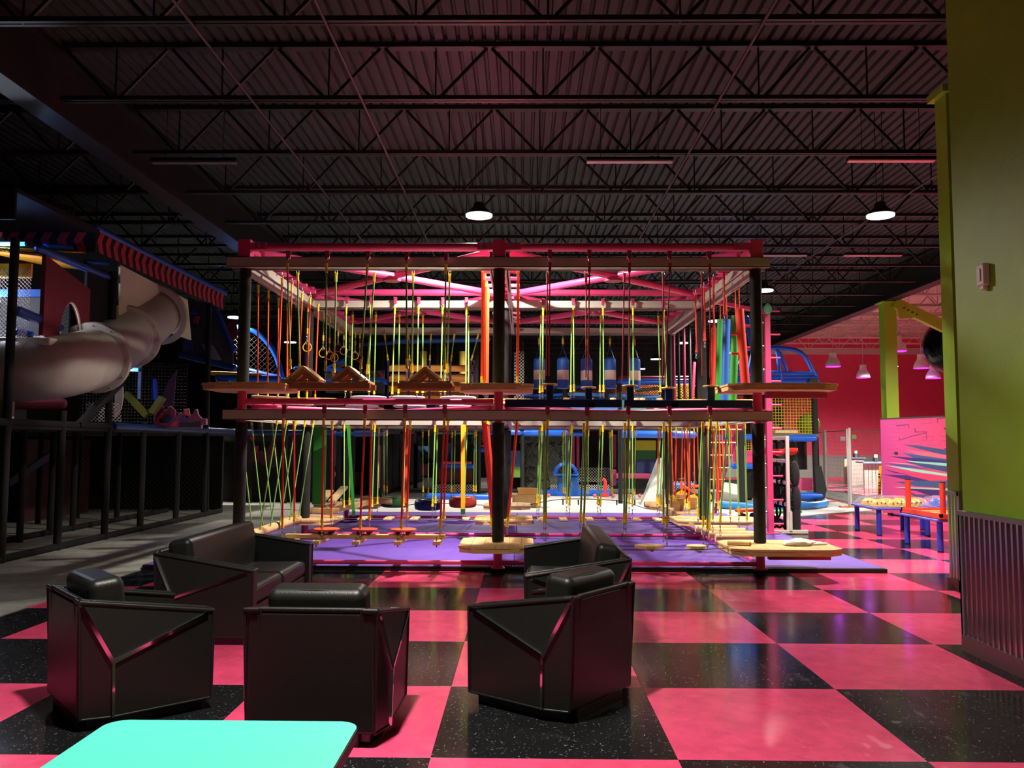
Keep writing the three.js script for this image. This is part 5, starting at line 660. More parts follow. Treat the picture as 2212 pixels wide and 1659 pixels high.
for (const px of [704, 716, 734, 765, 812, 830]) obj('post', [rod([BX(px, 22.4), 0, -22.4], [BX(px, 22.4), 1.9, -22.4], 0.065, 10)], M.blackMatt, MZ); obj('top_rail', [pad([BX(690, 22.4), BY(940, 22.4), -22.4], [BX(835, 22.4), BY(939, 22.4), -22.4], 0.08)], std(0x1d4286, 0.4), MZ); obj('red_panel', [span(BX(735, 26), BX(785, 26), 0.2, 0.65, -26, -25.9)], std(0x74303c, 0.6), MZ); obj('pink_panel', [span(BX(819, 23.5), BX(827, 23.5), 0.3, 1.5, -23.5, -23.45)], std(0xb84068, 0.6), MZ); obj('blue_bar', [rod([BX(727, 24), 0.9, -24], [BX(727, 24), 1.7, -24], 0.05, 8)], std(0x24386a, 0.5), MZ); obj('pink_bar', [span(BX(616, 23), BX(655, 23), BY(1011, 23), BY(1007, 23), -23, -22.9)], std(0xd84878, 0.5), MZ); obj('pink_bar', [span(BX(708, 23), BX(728, 23), BY(1032, 23), BY(1022, 23), -23, -22.9)], std(0xc03c68, 0.5), MZ); obj('back_panel', [span(BX(560, 27), BX(800, 27), 0, 1.9, -27.1, -27)], M.blackWall, MZ);
{ const t = thingW('graffiti_board', 'dim jagged red and purple painted board in the shade behind the slung logs', 'painted board', [BX(580, 20), 1.1, -20]); const q = (pts, z) => plate(pts.map(([x, y]) => [BX(x, 20), BY(y, 20), z]), 0.012); obj('face', [q([[541, 1004], [548, 980], [566, 978], [576, 984], [586, 962], [594, 942], [601, 990], [602, 1008], [592, 1014], [570, 1008], [562, 1000]], -20)], std(0x6a2a44, 0.6), t); obj('patch', [q([[549, 984], [553, 967], [560, 968], [559, 980]], -19.98), q([[590, 950], [594, 942], [600, 985], [594, 988]], -19.98), q([[539, 948], [551, 943], [552, 952], [546, 956]], -19.98)], std(0xa82e38, 0.6), t); obj('patch', [q([[590, 1000], [601, 992], [602, 1008], [592, 1014]], -19.98)], std(0x3c2858, 0.6), t); }
const PT = thingW('foam_pit', 'padded pit with pink and blue rims and a dark red front', 'foam pit', [BX(990, 26), 0, -26]);
obj('blue_rim', [pad([BX(958, 26), BY(1009, 26), -26], [BX(1022, 26), BY(1010, 26), -26], 0.075), pad([BX(1028, 25.6), BY(973, 25.6), -25.6], [BX(1060, 25.6), BY(974, 25.6), -25.6], 0.07)], M.blue, PT); obj('pink_rim', [rbox(BX(1021, 26) - BX(958, 26), 0.09, 0.4, 0.03, BX(990, 26), BY(1002, 26), -26.1), rbox(0.45, 0.09, 0.3, 0.03, BX(1044, 25.7), BY(966, 25.7), -25.8)], std(0xe04a86, 0.5), PT); obj('front_panel', [span(BX(950, 26.1), BX(1022, 26.1), BY(1044, 26.1), BY(1012, 26.1), -26.2, -26.1)], std(0x5c1c24, 0.6), PT); obj('base', [span(BX(944, 26.2), BX(1026, 26.2), 0.02, 0.9, -27.5, -26.2)], M.black, PT); obj('low_net', net([BX(938, 24.5), 0.12, -24.5], [BX(1024, 24.5) - BX(938, 24.5), 0, 0], [0, 0.24, 0], 0.08, 0.015), M.whiteNet, PT); obj('back_panel', [span(BX(930, 28), BX(1060, 28), 0.9, 1.95, -28.1, -28)], M.blackWall, PT); obj('blue_column', [span(BX(970, 27), BX(976, 27), BY(1000, 27), BY(959, 27), -27.05, -27)], M.blueNet, PT); obj('teal_panel', [span(BX(940, 27.6), BX(1024, 27.6), BY(940, 27.6), BY(926, 27.6), -27.6, -27.5)], std(0x1f6a70, 0.6), PT); obj('yellow_net', net([BX(1034, 26), BY(968, 26), -26], [BX(1062, 26) - BX(1034, 26), 0, 0], [0, 0.38, 0], 0.08, 0.016, false), M.orangeNet, PT); obj('poster_panel', [span(BX(1105, 26), BX(1126, 26), BY(1010, 26), BY(975, 26), -26, -25.95)], std(0x2c5c8c, 0.6), PT); obj('poster_panel', [span(BX(1105, 26), BX(1126, 26), BY(1033, 26), BY(1010, 26), -26, -25.95)], std(0x6a9838, 0.6), PT);
{ const t = thingW('slide', 'pale blue slide far back in the corridor', 'slide', [BX(925, 30), 0.8, -30]); obj('chute', [bar([BX(913, 30), BY(968, 30), -30], [BX(950, 29), BY(1002, 29), -29], 0.5, 0.08)], std(0x6ab0e0, 0.4), t); obj('side_wall', [bar([BX(914, 29.7), BY(980, 29.7), -29.6], [BX(932, 29.2), BY(998, 29.2), -29.2], 0.06, 0.3)], std(0x25528c, 0.4), t); obj('pink_side', [span(BX(912, 31), BX(928, 31), BY(1030, 31), BY(1005, 31), -31, -30.9)], std(0xe0508c, 0.5), t); obj('post', [rod([BX(901, 29), 0, -29], [BX(901, 29), 1.9, -29], 0.07, 10)], M.blackMatt, t); }
{ // stack of big rugged tyres behind the net
  const lug = (R, w) => { const out = [new THREE.TorusGeometry(R, w, 12, 36).rotateX(Math.PI / 2)]; for (let k = 0; k < 22; k++) { const a = k / 22 * 6.283; out.push(box(0.1, w * 1.5, 0.09, Math.cos(a) * (R + w * 0.82), (k % 2 ? 1 : -1) * w * 0.3, Math.sin(a) * (R + w * 0.82), 0, -a, 0.3)); } return out; };
  const base = thing('tyre', 'rugged grey green tyre at the bottom of the tall stack', 'tyre', [BX(1176, 26.6), 0.24, -26.9], 0, 'stack of rugged tyres'); obj('carcass', lug(0.5, 0.2), M.tire, base); obj('rim_face', [put(new THREE.CylinderGeometry(0.35, 0.35, 0.2, 24), 0, 0, 0)], M.blackMatt, base);
  ['second from the bottom of the tall stack', 'third from the bottom of the tall stack', 'fourth from the bottom of the tall stack', 'at the top of the tall stack under the blue rail'].forEach((l, i) => { const c = copy(base, 'rugged grey green tyre ' + l, [BX(1176 + [4, -3, 2, -2][i], 26.6), 0.24 + 0.38 * (i + 1), -26.9]); c.rotation.set(0.05 * (i % 2 ? 1 : -1), 0.5 * i, [0.08, -0.1, 0.12, -0.05][i]); });
  const f = thingW('slanting_board', 'slanting dark green padded board leaning on the tyre stack', 'board', [BX(1195, 26), 0.9, -26.2]); obj('panel', [plate([[BX(1178, 26), BY(948, 26), -26.3], [BX(1210, 26), BY(985, 26), -26.3], [BX(1210, 26), BY(1052, 26), -26.2], [BX(1196, 26), BY(1058, 26), -26.2], [BX(1176, 26), BY(1000, 26), -26.3]], 0.08)], M.tire, f); obj('edge', [bar([BX(1178, 26), BY(948, 26), -26.25], [BX(1210, 26), BY(985, 26), -26.25], 0.06, 0.06)], M.greyDark, f);
}
{ // small blue toy kitchen arch
  const t = thingW('toy_booth', 'blue play booth with a hooped handle in front of the tyre stack', 'play booth', [BX(1228, 24.8), 0, -24.9]); const d = 24.9; obj('body', [rbox(BX(1252, d) - BX(1208, d), BY(1031, d) - 0.1, 0.6, 0.04, BX(1230, d), (BY(1031, d) + 0.1) / 2 + 0.02, -25.2)], std(0x1d5cb0, 0.4), t); for (const k of [0, 0.12]) { const pts = []; for (let i = 0; i <= 12; i++) { const a = Math.PI * i / 12; pts.push([BX(1224 - 24 * Math.cos(a) * (1 - k), d), BY(1027, d) + (BY(1001, d) - BY(1027, d)) * Math.sin(a) * (1 - k), -24.9]); } obj('hoop', [pipe(pts, 0.035, 30, 8)], M.blue, t); } obj('counter', [rbox(BX(1252, d) - BX(1198, d), 0.05, 0.5, 0.02, BX(1225, d), BY(1027, d), -25)], M.blue, t); obj('counter_net', net([BX(1234, 24.85), 0.15, -24.88], [BX(1252, 24.85) - BX(1234, 24.85), 0, 0], [0, 0.4, 0], 0.07, 0.012), std(0x5aa0e8, 0.5), t);
}
{ // red dotted lamp-like rider and small red balls
  const t = thingW('rocking_toy', 'red curved rocking toy standing in the pit', 'toy', [BX(1305, 24.5), 0, -24.6]); obj('body', [pipe([[BX(1302, 24.6), BY(1036, 24.6), -24.6], [BX(1308, 24.6), BY(1040, 24.6), -24.6], [BX(1309, 24.6), BY(1063, 24.6), -24.6]], 0.05, 16, 8)], M.red, t); obj('base', [rod([BX(1308, 24.6), 0.02, -24.6], [BX(1308, 24.6), 0.12, -24.6], 0.12, 14)], M.red, t);
  [[1326, 1062, 'by the grey front post'], [1187, 1062, 'beside the cardboard box'], [1286, 1060, 'left of the red rocking toy'], [1382, 1056, 'by the grey leaning pad'], [1360, 1052, 'between the grey post and the leaning pad']].forEach(([x, y, l]) => { const d = 24.3; tag(obj('pit_ball', [put(new THREE.SphereGeometry(0.055, 14, 10), BX(x, d), 0.068, -d)], std(0xe86a60, 0.5)), 'small pink red plastic ball on the floor ' + l, 'ball', 'loose pit balls'); });
}
{ // cardboard box
  const t = thing('cardboard_box', 'open cardboard box behind the middle column', 'box', [BX(1140, 21), 0.013, -20.6], -0.25); const w = 0.6, h = 0.3, d = 0.5; obj('side', [span(-w / 2, w / 2, 0, h, d / 2 - 0.008, d / 2)], M.cardboard, t); obj('side', [span(-w / 2, w / 2, 0, h, -d / 2, -d / 2 + 0.008)], M.cardboard, t); obj('side', [span(-w / 2, -w / 2 + 0.008, 0, h, -d / 2, d / 2)], M.cardboard, t); obj('side', [span(w / 2 - 0.008, w / 2, 0, h, -d / 2, d / 2)], M.cardboard, t); obj('bottom', [span(-w / 2, w / 2, 0, 0.008, -d / 2, d / 2)], M.cardboard, t);
  obj('flap', [box(0.22, 0.006, d, -w / 2 - 0.08, h - 0.05, 0, 0, 0, 0.6)], M.cardboard, t); obj('flap', [box(0.22, 0.006, d, w / 2 + 0.08, h - 0.04, 0, 0, 0, -0.5)], M.cardboard, t); obj('flap', [box(w, 0.006, 0.2, 0, h + 0.07, -d / 2 - 0.05, -0.9, 0, 0)], M.cardboard, t); obj('flap', [box(w - 0.1, 0.006, 0.2, 0.03, h - 0.09, d / 2 + 0.03, 1.25, 0, 0)], M.cardboard, t);
}
{ // grey leaning foam slab
  const t = thingW('leaning_pad', 'tall pale grey foam pad leaning at the back of the right bay', 'foam pad', [BX(1410, 21.5), 0, -21.4]); obj('pad', [plate([[3.024,0,-21.393], [3.29,0,-20.79], [3.746,1.017,-22.3], [3.654,1.198,-22.4]], 0.06)], mottled(0xb4b8b8, 0.04, 0.8, 0.6), t); obj('edge', [plate([[3.023,0,-21.553], [3.047,0,-21.394], [3.691,1.174,-22.4], [3.621,1.196,-22.5]], 0.08)], M.grey, t);
}
{ // tricycle with yellow wheels
  const t = thingW('tricycle', 'toy tricycle with yellow wheels and an orange frame behind the right rear blocks', 'tricycle', [BX(1490, 20.5), 0, -20.5]); const d = 20.5, wh = (px, py, r, z) => { obj('tyre', [put(new THREE.TorusGeometry(r, r * 0.18, 8, 28), BX(px, d), BY(py, d), z)], M.black, t); obj('wheel', [put(new THREE.CylinderGeometry(r * 0.85, r * 0.85, 0.03, 24), BX(px, d), BY(py, d), z, Math.PI / 2)], M.yellowDeep, t); };
  wh(1472, 1074, 0.19, -20.5); wh(1492, 1080, 0.17, -20.3); wh(1525, 1074, 0.17, -20.6); const p = (x, y) => [BX(x, d), BY(y, d), -20.45]; obj('frame', [rod(p(1472, 1074), p(1470, 1040), 0.03, 8), rod(p(1470, 1046), p(1500, 1066), 0.03, 8)], M.orange, t); obj('handlebar', [rod(p(1464, 1036), p(1476, 1034), 0.02, 8)], M.black, t); obj('seat', [rbox(0.24, 0.06, 0.18, 0.02, ...p(1502, 1050))], M.orange, t); obj('grip', [rod(p(1496, 1020), p(1502, 1046), 0.02, 8)], M.blueDark, t);
}
{ // two ride boards
  const mk = (label, p, q, m, wy = 0.118) => { const t = thingW('ride_board', label, 'ride board', p, 'ride boards on the rear of the mat'); obj('deck', [bar(p, q, 0.3, 0.05)], m, t); const c = [(p[0] + q[0]) / 2, 0, p[2]]; for (const s of [0.25, 0.75]) { const x = p[0] + (q[0] - p[0]) * s; const w = obj('wheel', [put(new THREE.CylinderGeometry(0.06, 0.06, 0.05, 16), x, wy, p[2] + 0.1, Math.PI / 2), put(new THREE.CylinderGeometry(0.06, 0.06, 0.05, 16), x, wy, p[2] - 0.1, Math.PI / 2)], M.black, t); obj('truck', [rod([x, wy, p[2] - 0.1], [x, 0.2, p[2]], 0.016, 6)], M.steel, w); } };
  mk('red orange ride board beside the front right column, at the rear of the mat', [BX(1588, 17), 0.22, -17.0], [BX(1638, 17), 0.25, -17.0], M.orange); mk('green ride board half hidden behind the pink peg post', [BX(1660, 16.6), 0.23, -16.6], [BX(1722, 16.6), 0.25, -16.6], std(0x4caa4a, 0.5), 0.062);
}
// right tower with the car frame on top
const RT = thingW('play_tower', 'play tower at the right with yellow net, pink pads and round blue base rails', 'play tower', [6.8, 0, -22]);
{ const d = 21.7, X = (p, q = d) => (p - 1130) * q / 1811, Y = (p, q = d) => 1.546 - (p - 961) * q / 1811 / 1.012;
  for (const [px, q, t] of [[1671, 22.4, 3.0], [1686, 21.9, 3.0], [1760, 21.7, 3.05], [1601, 21.2, 1.9], [1615, 23.5, 3.0]]) obj('post', [rod([X(px, q), 0, -q], [X(px - 2, q), t, -q], 0.085, 12)], std(0x1b1c1d, 0.75), RT);
  obj('deck', [span(X(1570), X(1764), 1.74, 1.82, -24.5, -21.6)], std(0x6b6a5c, 0.7), RT); obj('deck', [span(X(1560), X(1768), 2.96, 3.04, -24.3, -21.5)], M.blackMatt, RT); obj('deck_rail', [pad([X(1700), Y(947), -21.55], [X(1752), Y(947), -21.55], 0.09)], M.blue, RT); obj('deck_rail', [pad([X(1606, 21.4), Y(945, 21.4), -21.4], [X(1628, 21.4), Y(945, 21.4), -21.4], 0.08)], M.blue, RT); obj('deck_rail', [pad([X(1553, 22.4), Y(946, 22.4), -22.4], [X(1585, 22.4), Y(946, 22.4), -22.4], 0.07)], M.blue, RT);
  obj('yellow_net', net([X(1668), 1.84, -21.65], [X(1752) - X(1668), 0, 0], [0, 1.12, 0], 0.075, 0.02, false), M.yellowNet, RT); obj('yellow_net', net([X(1606, 21.5), Y(974, 21.5), -21.5], [X(1628, 21.5) - X(1606, 21.5), 0, 0], [0, 0.27, 0], 0.06, 0.014, false), M.yellowNet, RT); obj('inner_wall', [span(X(1668), X(1752), 1.84, 2.96, -24.4, -24.3)], std(0x7a3038, 0.7), RT); obj('green_ball_pad', [put(new THREE.SphereGeometry(0.3, 18, 12), X(1745, 23), 2.1, -23)], std(0x7ab030, 0.6), RT);
  obj('step_pad', [rbox(0.6, 0.1, 0.5, 0.03, X(1697), 1.88, -21.9)], M.cream, RT); obj('step_pad', [rbox(0.5, 0.1, 0.5, 0.03, X(1693), 2.0, -22.1)], std(0xe05a90, 0.5), RT); obj('step_pad', [rbox(0.42, 0.09, 0.5, 0.03, X(1688), 2.1, -22.3)], std(0x4a6ad0, 0.5), RT);
  obj('vinyl_roll', [rod([X(1736), 0.9, -22.3], [X(1736), 1.7, -22.3], 0.25, 18)], std(0x1c1d1e, 0.6), RT); obj('vinyl_roll', [rod([X(1708), 0.5, -22.5], [X(1708), 1.7, -22.5], 0.16, 16)], std(0x3a3436, 0.7), RT); obj('black_wall', [span(X(1600, 23), X(1640, 23), 0.1, 1.05, -23, -22.9)], std(0x18191a, 0.7), RT);
  obj('pink_pad', [rbox(X(1756) - X(1708), 0.34, 0.12, 0.04, X(1732), Y(1048), -21.9)], std(0xd0487c, 0.55), RT); obj('pink_pad', [rbox(X(1629, 21.6) - X(1585, 21.6), 0.33, 0.12, 0.04, X(1607, 21.6), Y(988, 21.6), -21.7)], std(0xe0487f, 0.55), RT); obj('grey_step', [span(X(1710), X(1758), Y(1068), Y(1060), -22.2, -21.7)], M.grey, RT);
  obj('blue_rail', [pad([X(1708), Y(1070), -21.5], [X(1762), Y(1070), -21.5], 0.08)], M.blue, RT); obj('blue_rail', [pad([X(1582, 21.4), Y(1008, 21.4), -21.4], [X(1632, 21.4), Y(1008, 21.4), -21.4], 0.07)], M.blue, RT); obj('base_rail', [pipe([[X(1555, 20), 0.1, -20.4], [X(1600, 20), 0.1, -19.9], [X(1660, 20), 0.1, -19.8], [X(1735, 20.4), 0.1, -20.2], [X(1772, 21), 0.1, -20.9], [X(1768, 22), 0.1, -21.8]], 0.09, 40, 10)], std(0x2a86d8, 0.35), RT); obj('foam_leg', [plate([[X(1752), 1.0, -21.6], [X(1766), 1.0, -21.6], [X(1774), 0.4, -21.5], [X(1764), 0.03, -21.5], [X(1752), 0.03, -21.5]], 0.14)], std(0x151617, 0.75), RT); obj('blue_beam', [bar([X(1728), Y(1078), -21.9], [X(1758), Y(1082), -21.7], 0.1, 0.1)], std(0x1d4a90, 0.4), RT); }
{ // car shaped frame of blue tubes
  const t = thingW('car_frame', 'car shaped climbing frame of glossy blue padded tubes on top of the right tower', 'climbing car', [6.364,3.089,-21.5]);
  const q = (x, y, z) => [(x - 1130) * z / 1811, 1.546 - (y - 961) * z / 1811 / 1.012, -z];
  for (const [n, z] of [['near', 21.3], ['far', 22.4]]) {
    obj('roof_tube', [pipe([q(1570, 822, z), q(1566, 800, z), q(1576, 770, z), q(1600, 755, z), q(1640, 750, z), q(1690, 750, z), q(1722, 755, z), q(1742, 770, z), q(1755, 795, z), q(1762, 812, z)], 0.055, 50, 10)], M.blue, t); obj('waist_tube', [pad(q(1568, 802, z), q(1764, 807, z), 0.055)], M.blue, t); obj('sill_tube', [pad(q(1566, 824, z), q(1766, 824, z), 0.06)], M.blue, t); obj('door_tube', [pad(q(1682, 755, z), q(1688, 822, z), 0.055)], M.blue, t); obj('window_tube', [pad(q(1688, 762, z), q(1702, 800, z), 0.045)], M.blue, t); obj('window_tube', [pad(q(1630, 755, z), q(1621, 800, z), 0.055)], M.blue, t); obj('door_tube', [pad(q(1612, 757, z), q(1592, 802, z), 0.05)], M.blue, t); obj('body_tube', [pad(q(1568, 814, z), q(1766, 815, z), 0.04)], M.blue, t);
  }
  for (const [x, y] of [[1764, 810], [1766, 822], [1700, 752], [1625, 753], [1568, 820]]) obj('cross_tube', [pad(q(x, y, 21.3), q(x, y + 0, 22.4), 0.05)], M.blue, t); obj('wheel', [put(new THREE.CylinderGeometry(0.13, 0.13, 0.14, 18), ...q(1756, 827, 21.25), Math.PI / 2)], M.black, t); obj('wheel', [put(new THREE.CylinderGeometry(0.13, 0.13, 0.14, 18), ...q(1582, 827, 21.25), Math.PI / 2)], M.black, t); obj('support', [rod(q(1760, 829, 21.9), q(1760, 838, 21.9), 0.06, 8), rod(q(1580, 829, 21.9), q(1580, 838, 21.9), 0.06, 8)], M.blackMatt, t);
}
{ const t = thingW('leaning_pole', 'tall bright blue padded pole leaning behind the front right column', 'padded pole', [4.626,3.515,-16.8]); obj('foam_sleeve', [pad([4.515,4.087,-16.8], [4.615,3.403,-16.8], 0.05)], M.blue, t); obj('core', [rod([4.615,3.403,-16.8], [4.755, 0.01, -16.8], 0.03, 8)], M.pinkDark, t); }

// ---------------------------------------------------------------- right side: peg post, harness rack, tables, party room
{ // pink peg post and tag
  const x = 4.17, z = -14.25, t = thingW('peg_post', 'tall pink steel post with short climbing pegs, right of the front right column', 'climbing post', [x, 0, z]); obj('post', [rbox(0.095, 3.75, 0.095, 0.006, x, 1.94, z)], M.pink, t); obj('base_plate', [rbox(0.25, 0.02, 0.25, 0.004, x, 0.07, z)], M.pink, t);
  [3.82, 3.42, 3.02, 2.62, 2.22, 1.82, 1.42, 1.02, 0.62, 0.22].forEach((y, i) => { obj('peg', [rod([x + 0.04, y, z], [x + 0.21, y, z], 0.016, 10), put(new THREE.SphereGeometry(0.018, 10, 8), x + 0.21, y, z)], M.pink, t); obj('peg', [rod([x - 0.04, y - 0.2, z], [x - 0.13, y - 0.2, z], 0.014, 8)], M.steel, t); });
  obj('top_arm', [bar([2.95, 3.86, -13.38], [x, 3.8, z], 0.05, 0.06)], M.pink, t);
  const g = thingW('hanging_tag', 'mint green shield shaped tag hanging beside the head of the pink peg post', 'tag', [4.16, 3.83, -14.13]); const P = (px, py) => [(px - 1130) * 14.13 / 1811, 1.546 - (py - 960.5) * 14.13 / 1811 / 1.012]; const o = [[1656, 656], [1660, 652], [1664, 652], [1668, 656], [1671, 662], [1670, 668], [1666, 675], [1659, 675], [1654, 668], [1653, 662]].map(([a, b]) => P(a, b)); const s = slab(o, 0.012, 0.002); s.translate(0, 0, -14.12); obj('plate', [s], std(0x57c08a, 0.5), g); for (let k = 0; k < 4; k++) obj('text_line', [span(P(1657, 0)[0], P(1667 - k, 0)[0], P(0, 659 + k * 4)[1], P(0, 660 + k * 4)[1], -14.106, -14.104)], std(0x9adcb8, 0.5), g); obj('hook', [pipe([[4.16, 3.86, -14.11], [4.18, 3.9, -14.11], [4.15, 3.94, -14.13], [4.16, 3.99, -14.2]], 0.008, 14, 6)], M.steel, g);
}
{ // white rack with harnesses and helmets
  const x = 4.63, z0 = -14.75, z1 = -16.0, t = thingW('harness_rack', 'white frame rack holding black harnesses and red helmets', 'rack', [x, 0, -15.3]); for (const z of [z0, z1]) { obj('upright', [rbox(0.06, 1.68, 0.05, 0.006, x, 0.86, z)], M.white, t); obj('foot', [rbox(0.66, 0.06, 0.06, 0.008, x, 0.04, z)], M.white, t); obj('foot_brace', [rbox(0.05, 0.34, 0.05, 0.006, x + 0.03, 0.22, z + 0.02)], M.white, t); }
  for (const y of [1.66, 1.26, 0.88, 0.5]) obj('crossbar', [rbox(0.045, 0.06, z0 - z1, 0.006, x, y, (z0 + z1) / 2)], M.white, t);
  const hm = (l, p, m, grp) => { const h = thing('helmet', l, 'helmet', p, 0, grp); obj('shell', [put(new THREE.SphereGeometry(0.13, 22, 12, 0, 6.283, 0, 1.75).scale(0.9, 0.85, 1.1), 0, 0, 0, Math.PI)], m, h); obj('vent', [0, 1, 2].map((k) => put(new THREE.SphereGeometry(0.016, 8, 6), 0.1, -0.05, -0.07 + k * 0.07)), M.black, h); obj('chin_strap', [pipe([[0.1, 0.01, 0], [0.06, 0.13, 0.02], [-0.02, 0.16, 0], [-0.09, 0.01, 0]], 0.008, 14, 6)], M.black, h); return h; };
  const h0 = hm('red helmet hanging upside down at the near end of the white rack', [4.76, 1.47, -14.95], M.red, 'red helmets on the rack'); copy(h0, 'red helmet hanging upside down between the near one and the pink peg post', [4.66, 1.45, -15.35]); copy(h0, 'red helmet hanging upside down deepest in the white rack', [4.62, 1.44, -15.75]);
  const hs = (l, p) => { const h = thing('harness', l, 'harness', p, 0, 'black climbing harnesses on the rack'); obj('waist_belt', [put(new THREE.TorusGeometry(0.09, 0.022, 8, 20), 0, -0.1, 0).scale(0.8, 1.3, 1)], M.blackMatt, h); for (const s of [-1, 1]) obj('leg_loop', [put(new THREE.TorusGeometry(0.06, 0.02, 8, 18), s * 0.04, -0.3, 0.02 * s).scale(1, 1.15, 1)], M.blackMatt, h); obj('strap', [rod([0, 0.03, 0], [0, -0.34, 0.02], 0.02, 8)], M.blackMatt, h); return h; };
  const s0 = hs('black harness on the middle bar at the near end of the white rack', [4.68, 1.23, -14.95]); copy(s0, 'black harness on the middle bar of the white rack, behind the nearest', [4.62, 1.23, -15.3]); copy(s0, 'black harness deepest on the middle bar of the white rack', [4.64, 1.23, -15.65]); copy(s0, 'black harness on the third bar at the near end of the white rack', [4.7, 0.85, -14.92]); copy(s0, 'black harness on the third bar behind the nearest one', [4.62, 0.85, -15.25]); copy(s0, 'black harness deepest on the third bar of the white rack', [4.64, 0.85, -15.65]); copy(s0, 'black harness on the lowest bar at the near end of the white rack', [4.71, 0.47, -14.95]); copy(s0, 'black harness on the lowest bar beside the green ride board', [4.62, 0.47, -15.4]);
  for (const [l, z] of [['near', -14.95], ['far', -15.45]]) { const b = thingW('gear_bag', `dark hanging gear bundle on the right of the white rack, ${l} one`, 'gear bag', [4.86, 0.6, z], 'dark gear bundles'); obj('bundle', [put(new THREE.SphereGeometry(0.11, 14, 10).scale(0.75, 2.2, 0.9), 4.82, 1.02, z), put(new THREE.SphereGeometry(0.11, 14, 10).scale(0.8, 2.4, 0.9), 4.83, 0.58, z), put(new THREE.CylinderGeometry(0.075, 0.075, 0.42, 12), 4.83, 0.25, z)], std(0x262627, 0.8), b); obj('loop', [rod([4.66, 1.26, z], [4.82, 1.2, z], 0.012, 6)], M.black, b); }
}
// low tables
function lowTable(label, x0, x1, z0, z1, h, topM, legM, flip) {
  const t = thingW('low_table', label, 'table', [(x0 + x1) / 2, flip ? h : 0, (z0 + z1) / 2], 'low play tables'), y = flip ? h + 0.02 : h - 0.02;
  obj('top', [rbox(x1 - x0, 0.035, Math.abs(z1 - z0), 0.012, (x0 + x1) / 2, y, (z0 + z1) / 2)], topM, t); if (flip) { for (const [a, b, c, d] of [[x0, x1, z0, z0 - 0.04], [x0, x1, z1, z1 + 0.04], [x0, x0 + 0.04, z0, z1], [x1 - 0.04, x1, z0, z1]]) obj('frame_edge', [span(a, b, y + 0.01, y + 0.06, Math.min(c, d), Math.max(c, d))], topM, t); for (let k = 1; k < 4; k++) obj('underside_batten', [span(x0 + 0.05, x1 - 0.05, y + 0.018, y + 0.035, z1 + (z0 - z1) * k / 4 - 0.03, z1 + (z0 - z1) * k / 4 + 0.03)], M.woodBrown, t); obj('underside', [span(x0 + 0.04, x1 - 0.04, y + 0.016, y + 0.022, z1 + 0.04, z0 - 0.04)], M.woodX, t); }
  for (const x of [x0 + 0.08, x1 - 0.08]) for (const z of [z0 - 0.08, z1 + 0.08]) { const l = flip ? rod([x, y + 0.02, z], [x, y + 0.5, z], 0.04, 16) : rod([x, 0, z], [x, y - 0.01, z], 0.042, 16); const m = obj('leg', [l], legM, t); obj('foot_cap', [flip ? rod([x, y + 0.5, z], [x, y + 0.515, z], 0.04, 14) : rod([x, 0.001, z], [x, 0.02, z], 0.044, 14)], M.black, m); }
}
const tblBlue = std(0x5a63d6, 0.4), tblLeg = std(0x2c3ec0, 0.4);
lowTable('blue low table carrying bagged yellow helmets', 6.02, 7.0, -14.45, -15.55, 0.48, tblBlue, tblLeg); lowTable('blue low table by the lime pier carrying bagged blue helmets', 7.22, 8.4, -14.4, -15.6, 0.48, tblBlue, tblLeg); lowTable('blue low table with the upside-down red table on it', 5.97, 7.2, -12.25, -13.45, 0.48, tblBlue, tblLeg); lowTable('red low table lying upside down on the blue one, legs in the air', 6.0, 7.15, -12.2, -13.45, 0.48, std(0xe0442e, 0.45), std(0xdc3a26, 0.45), true);
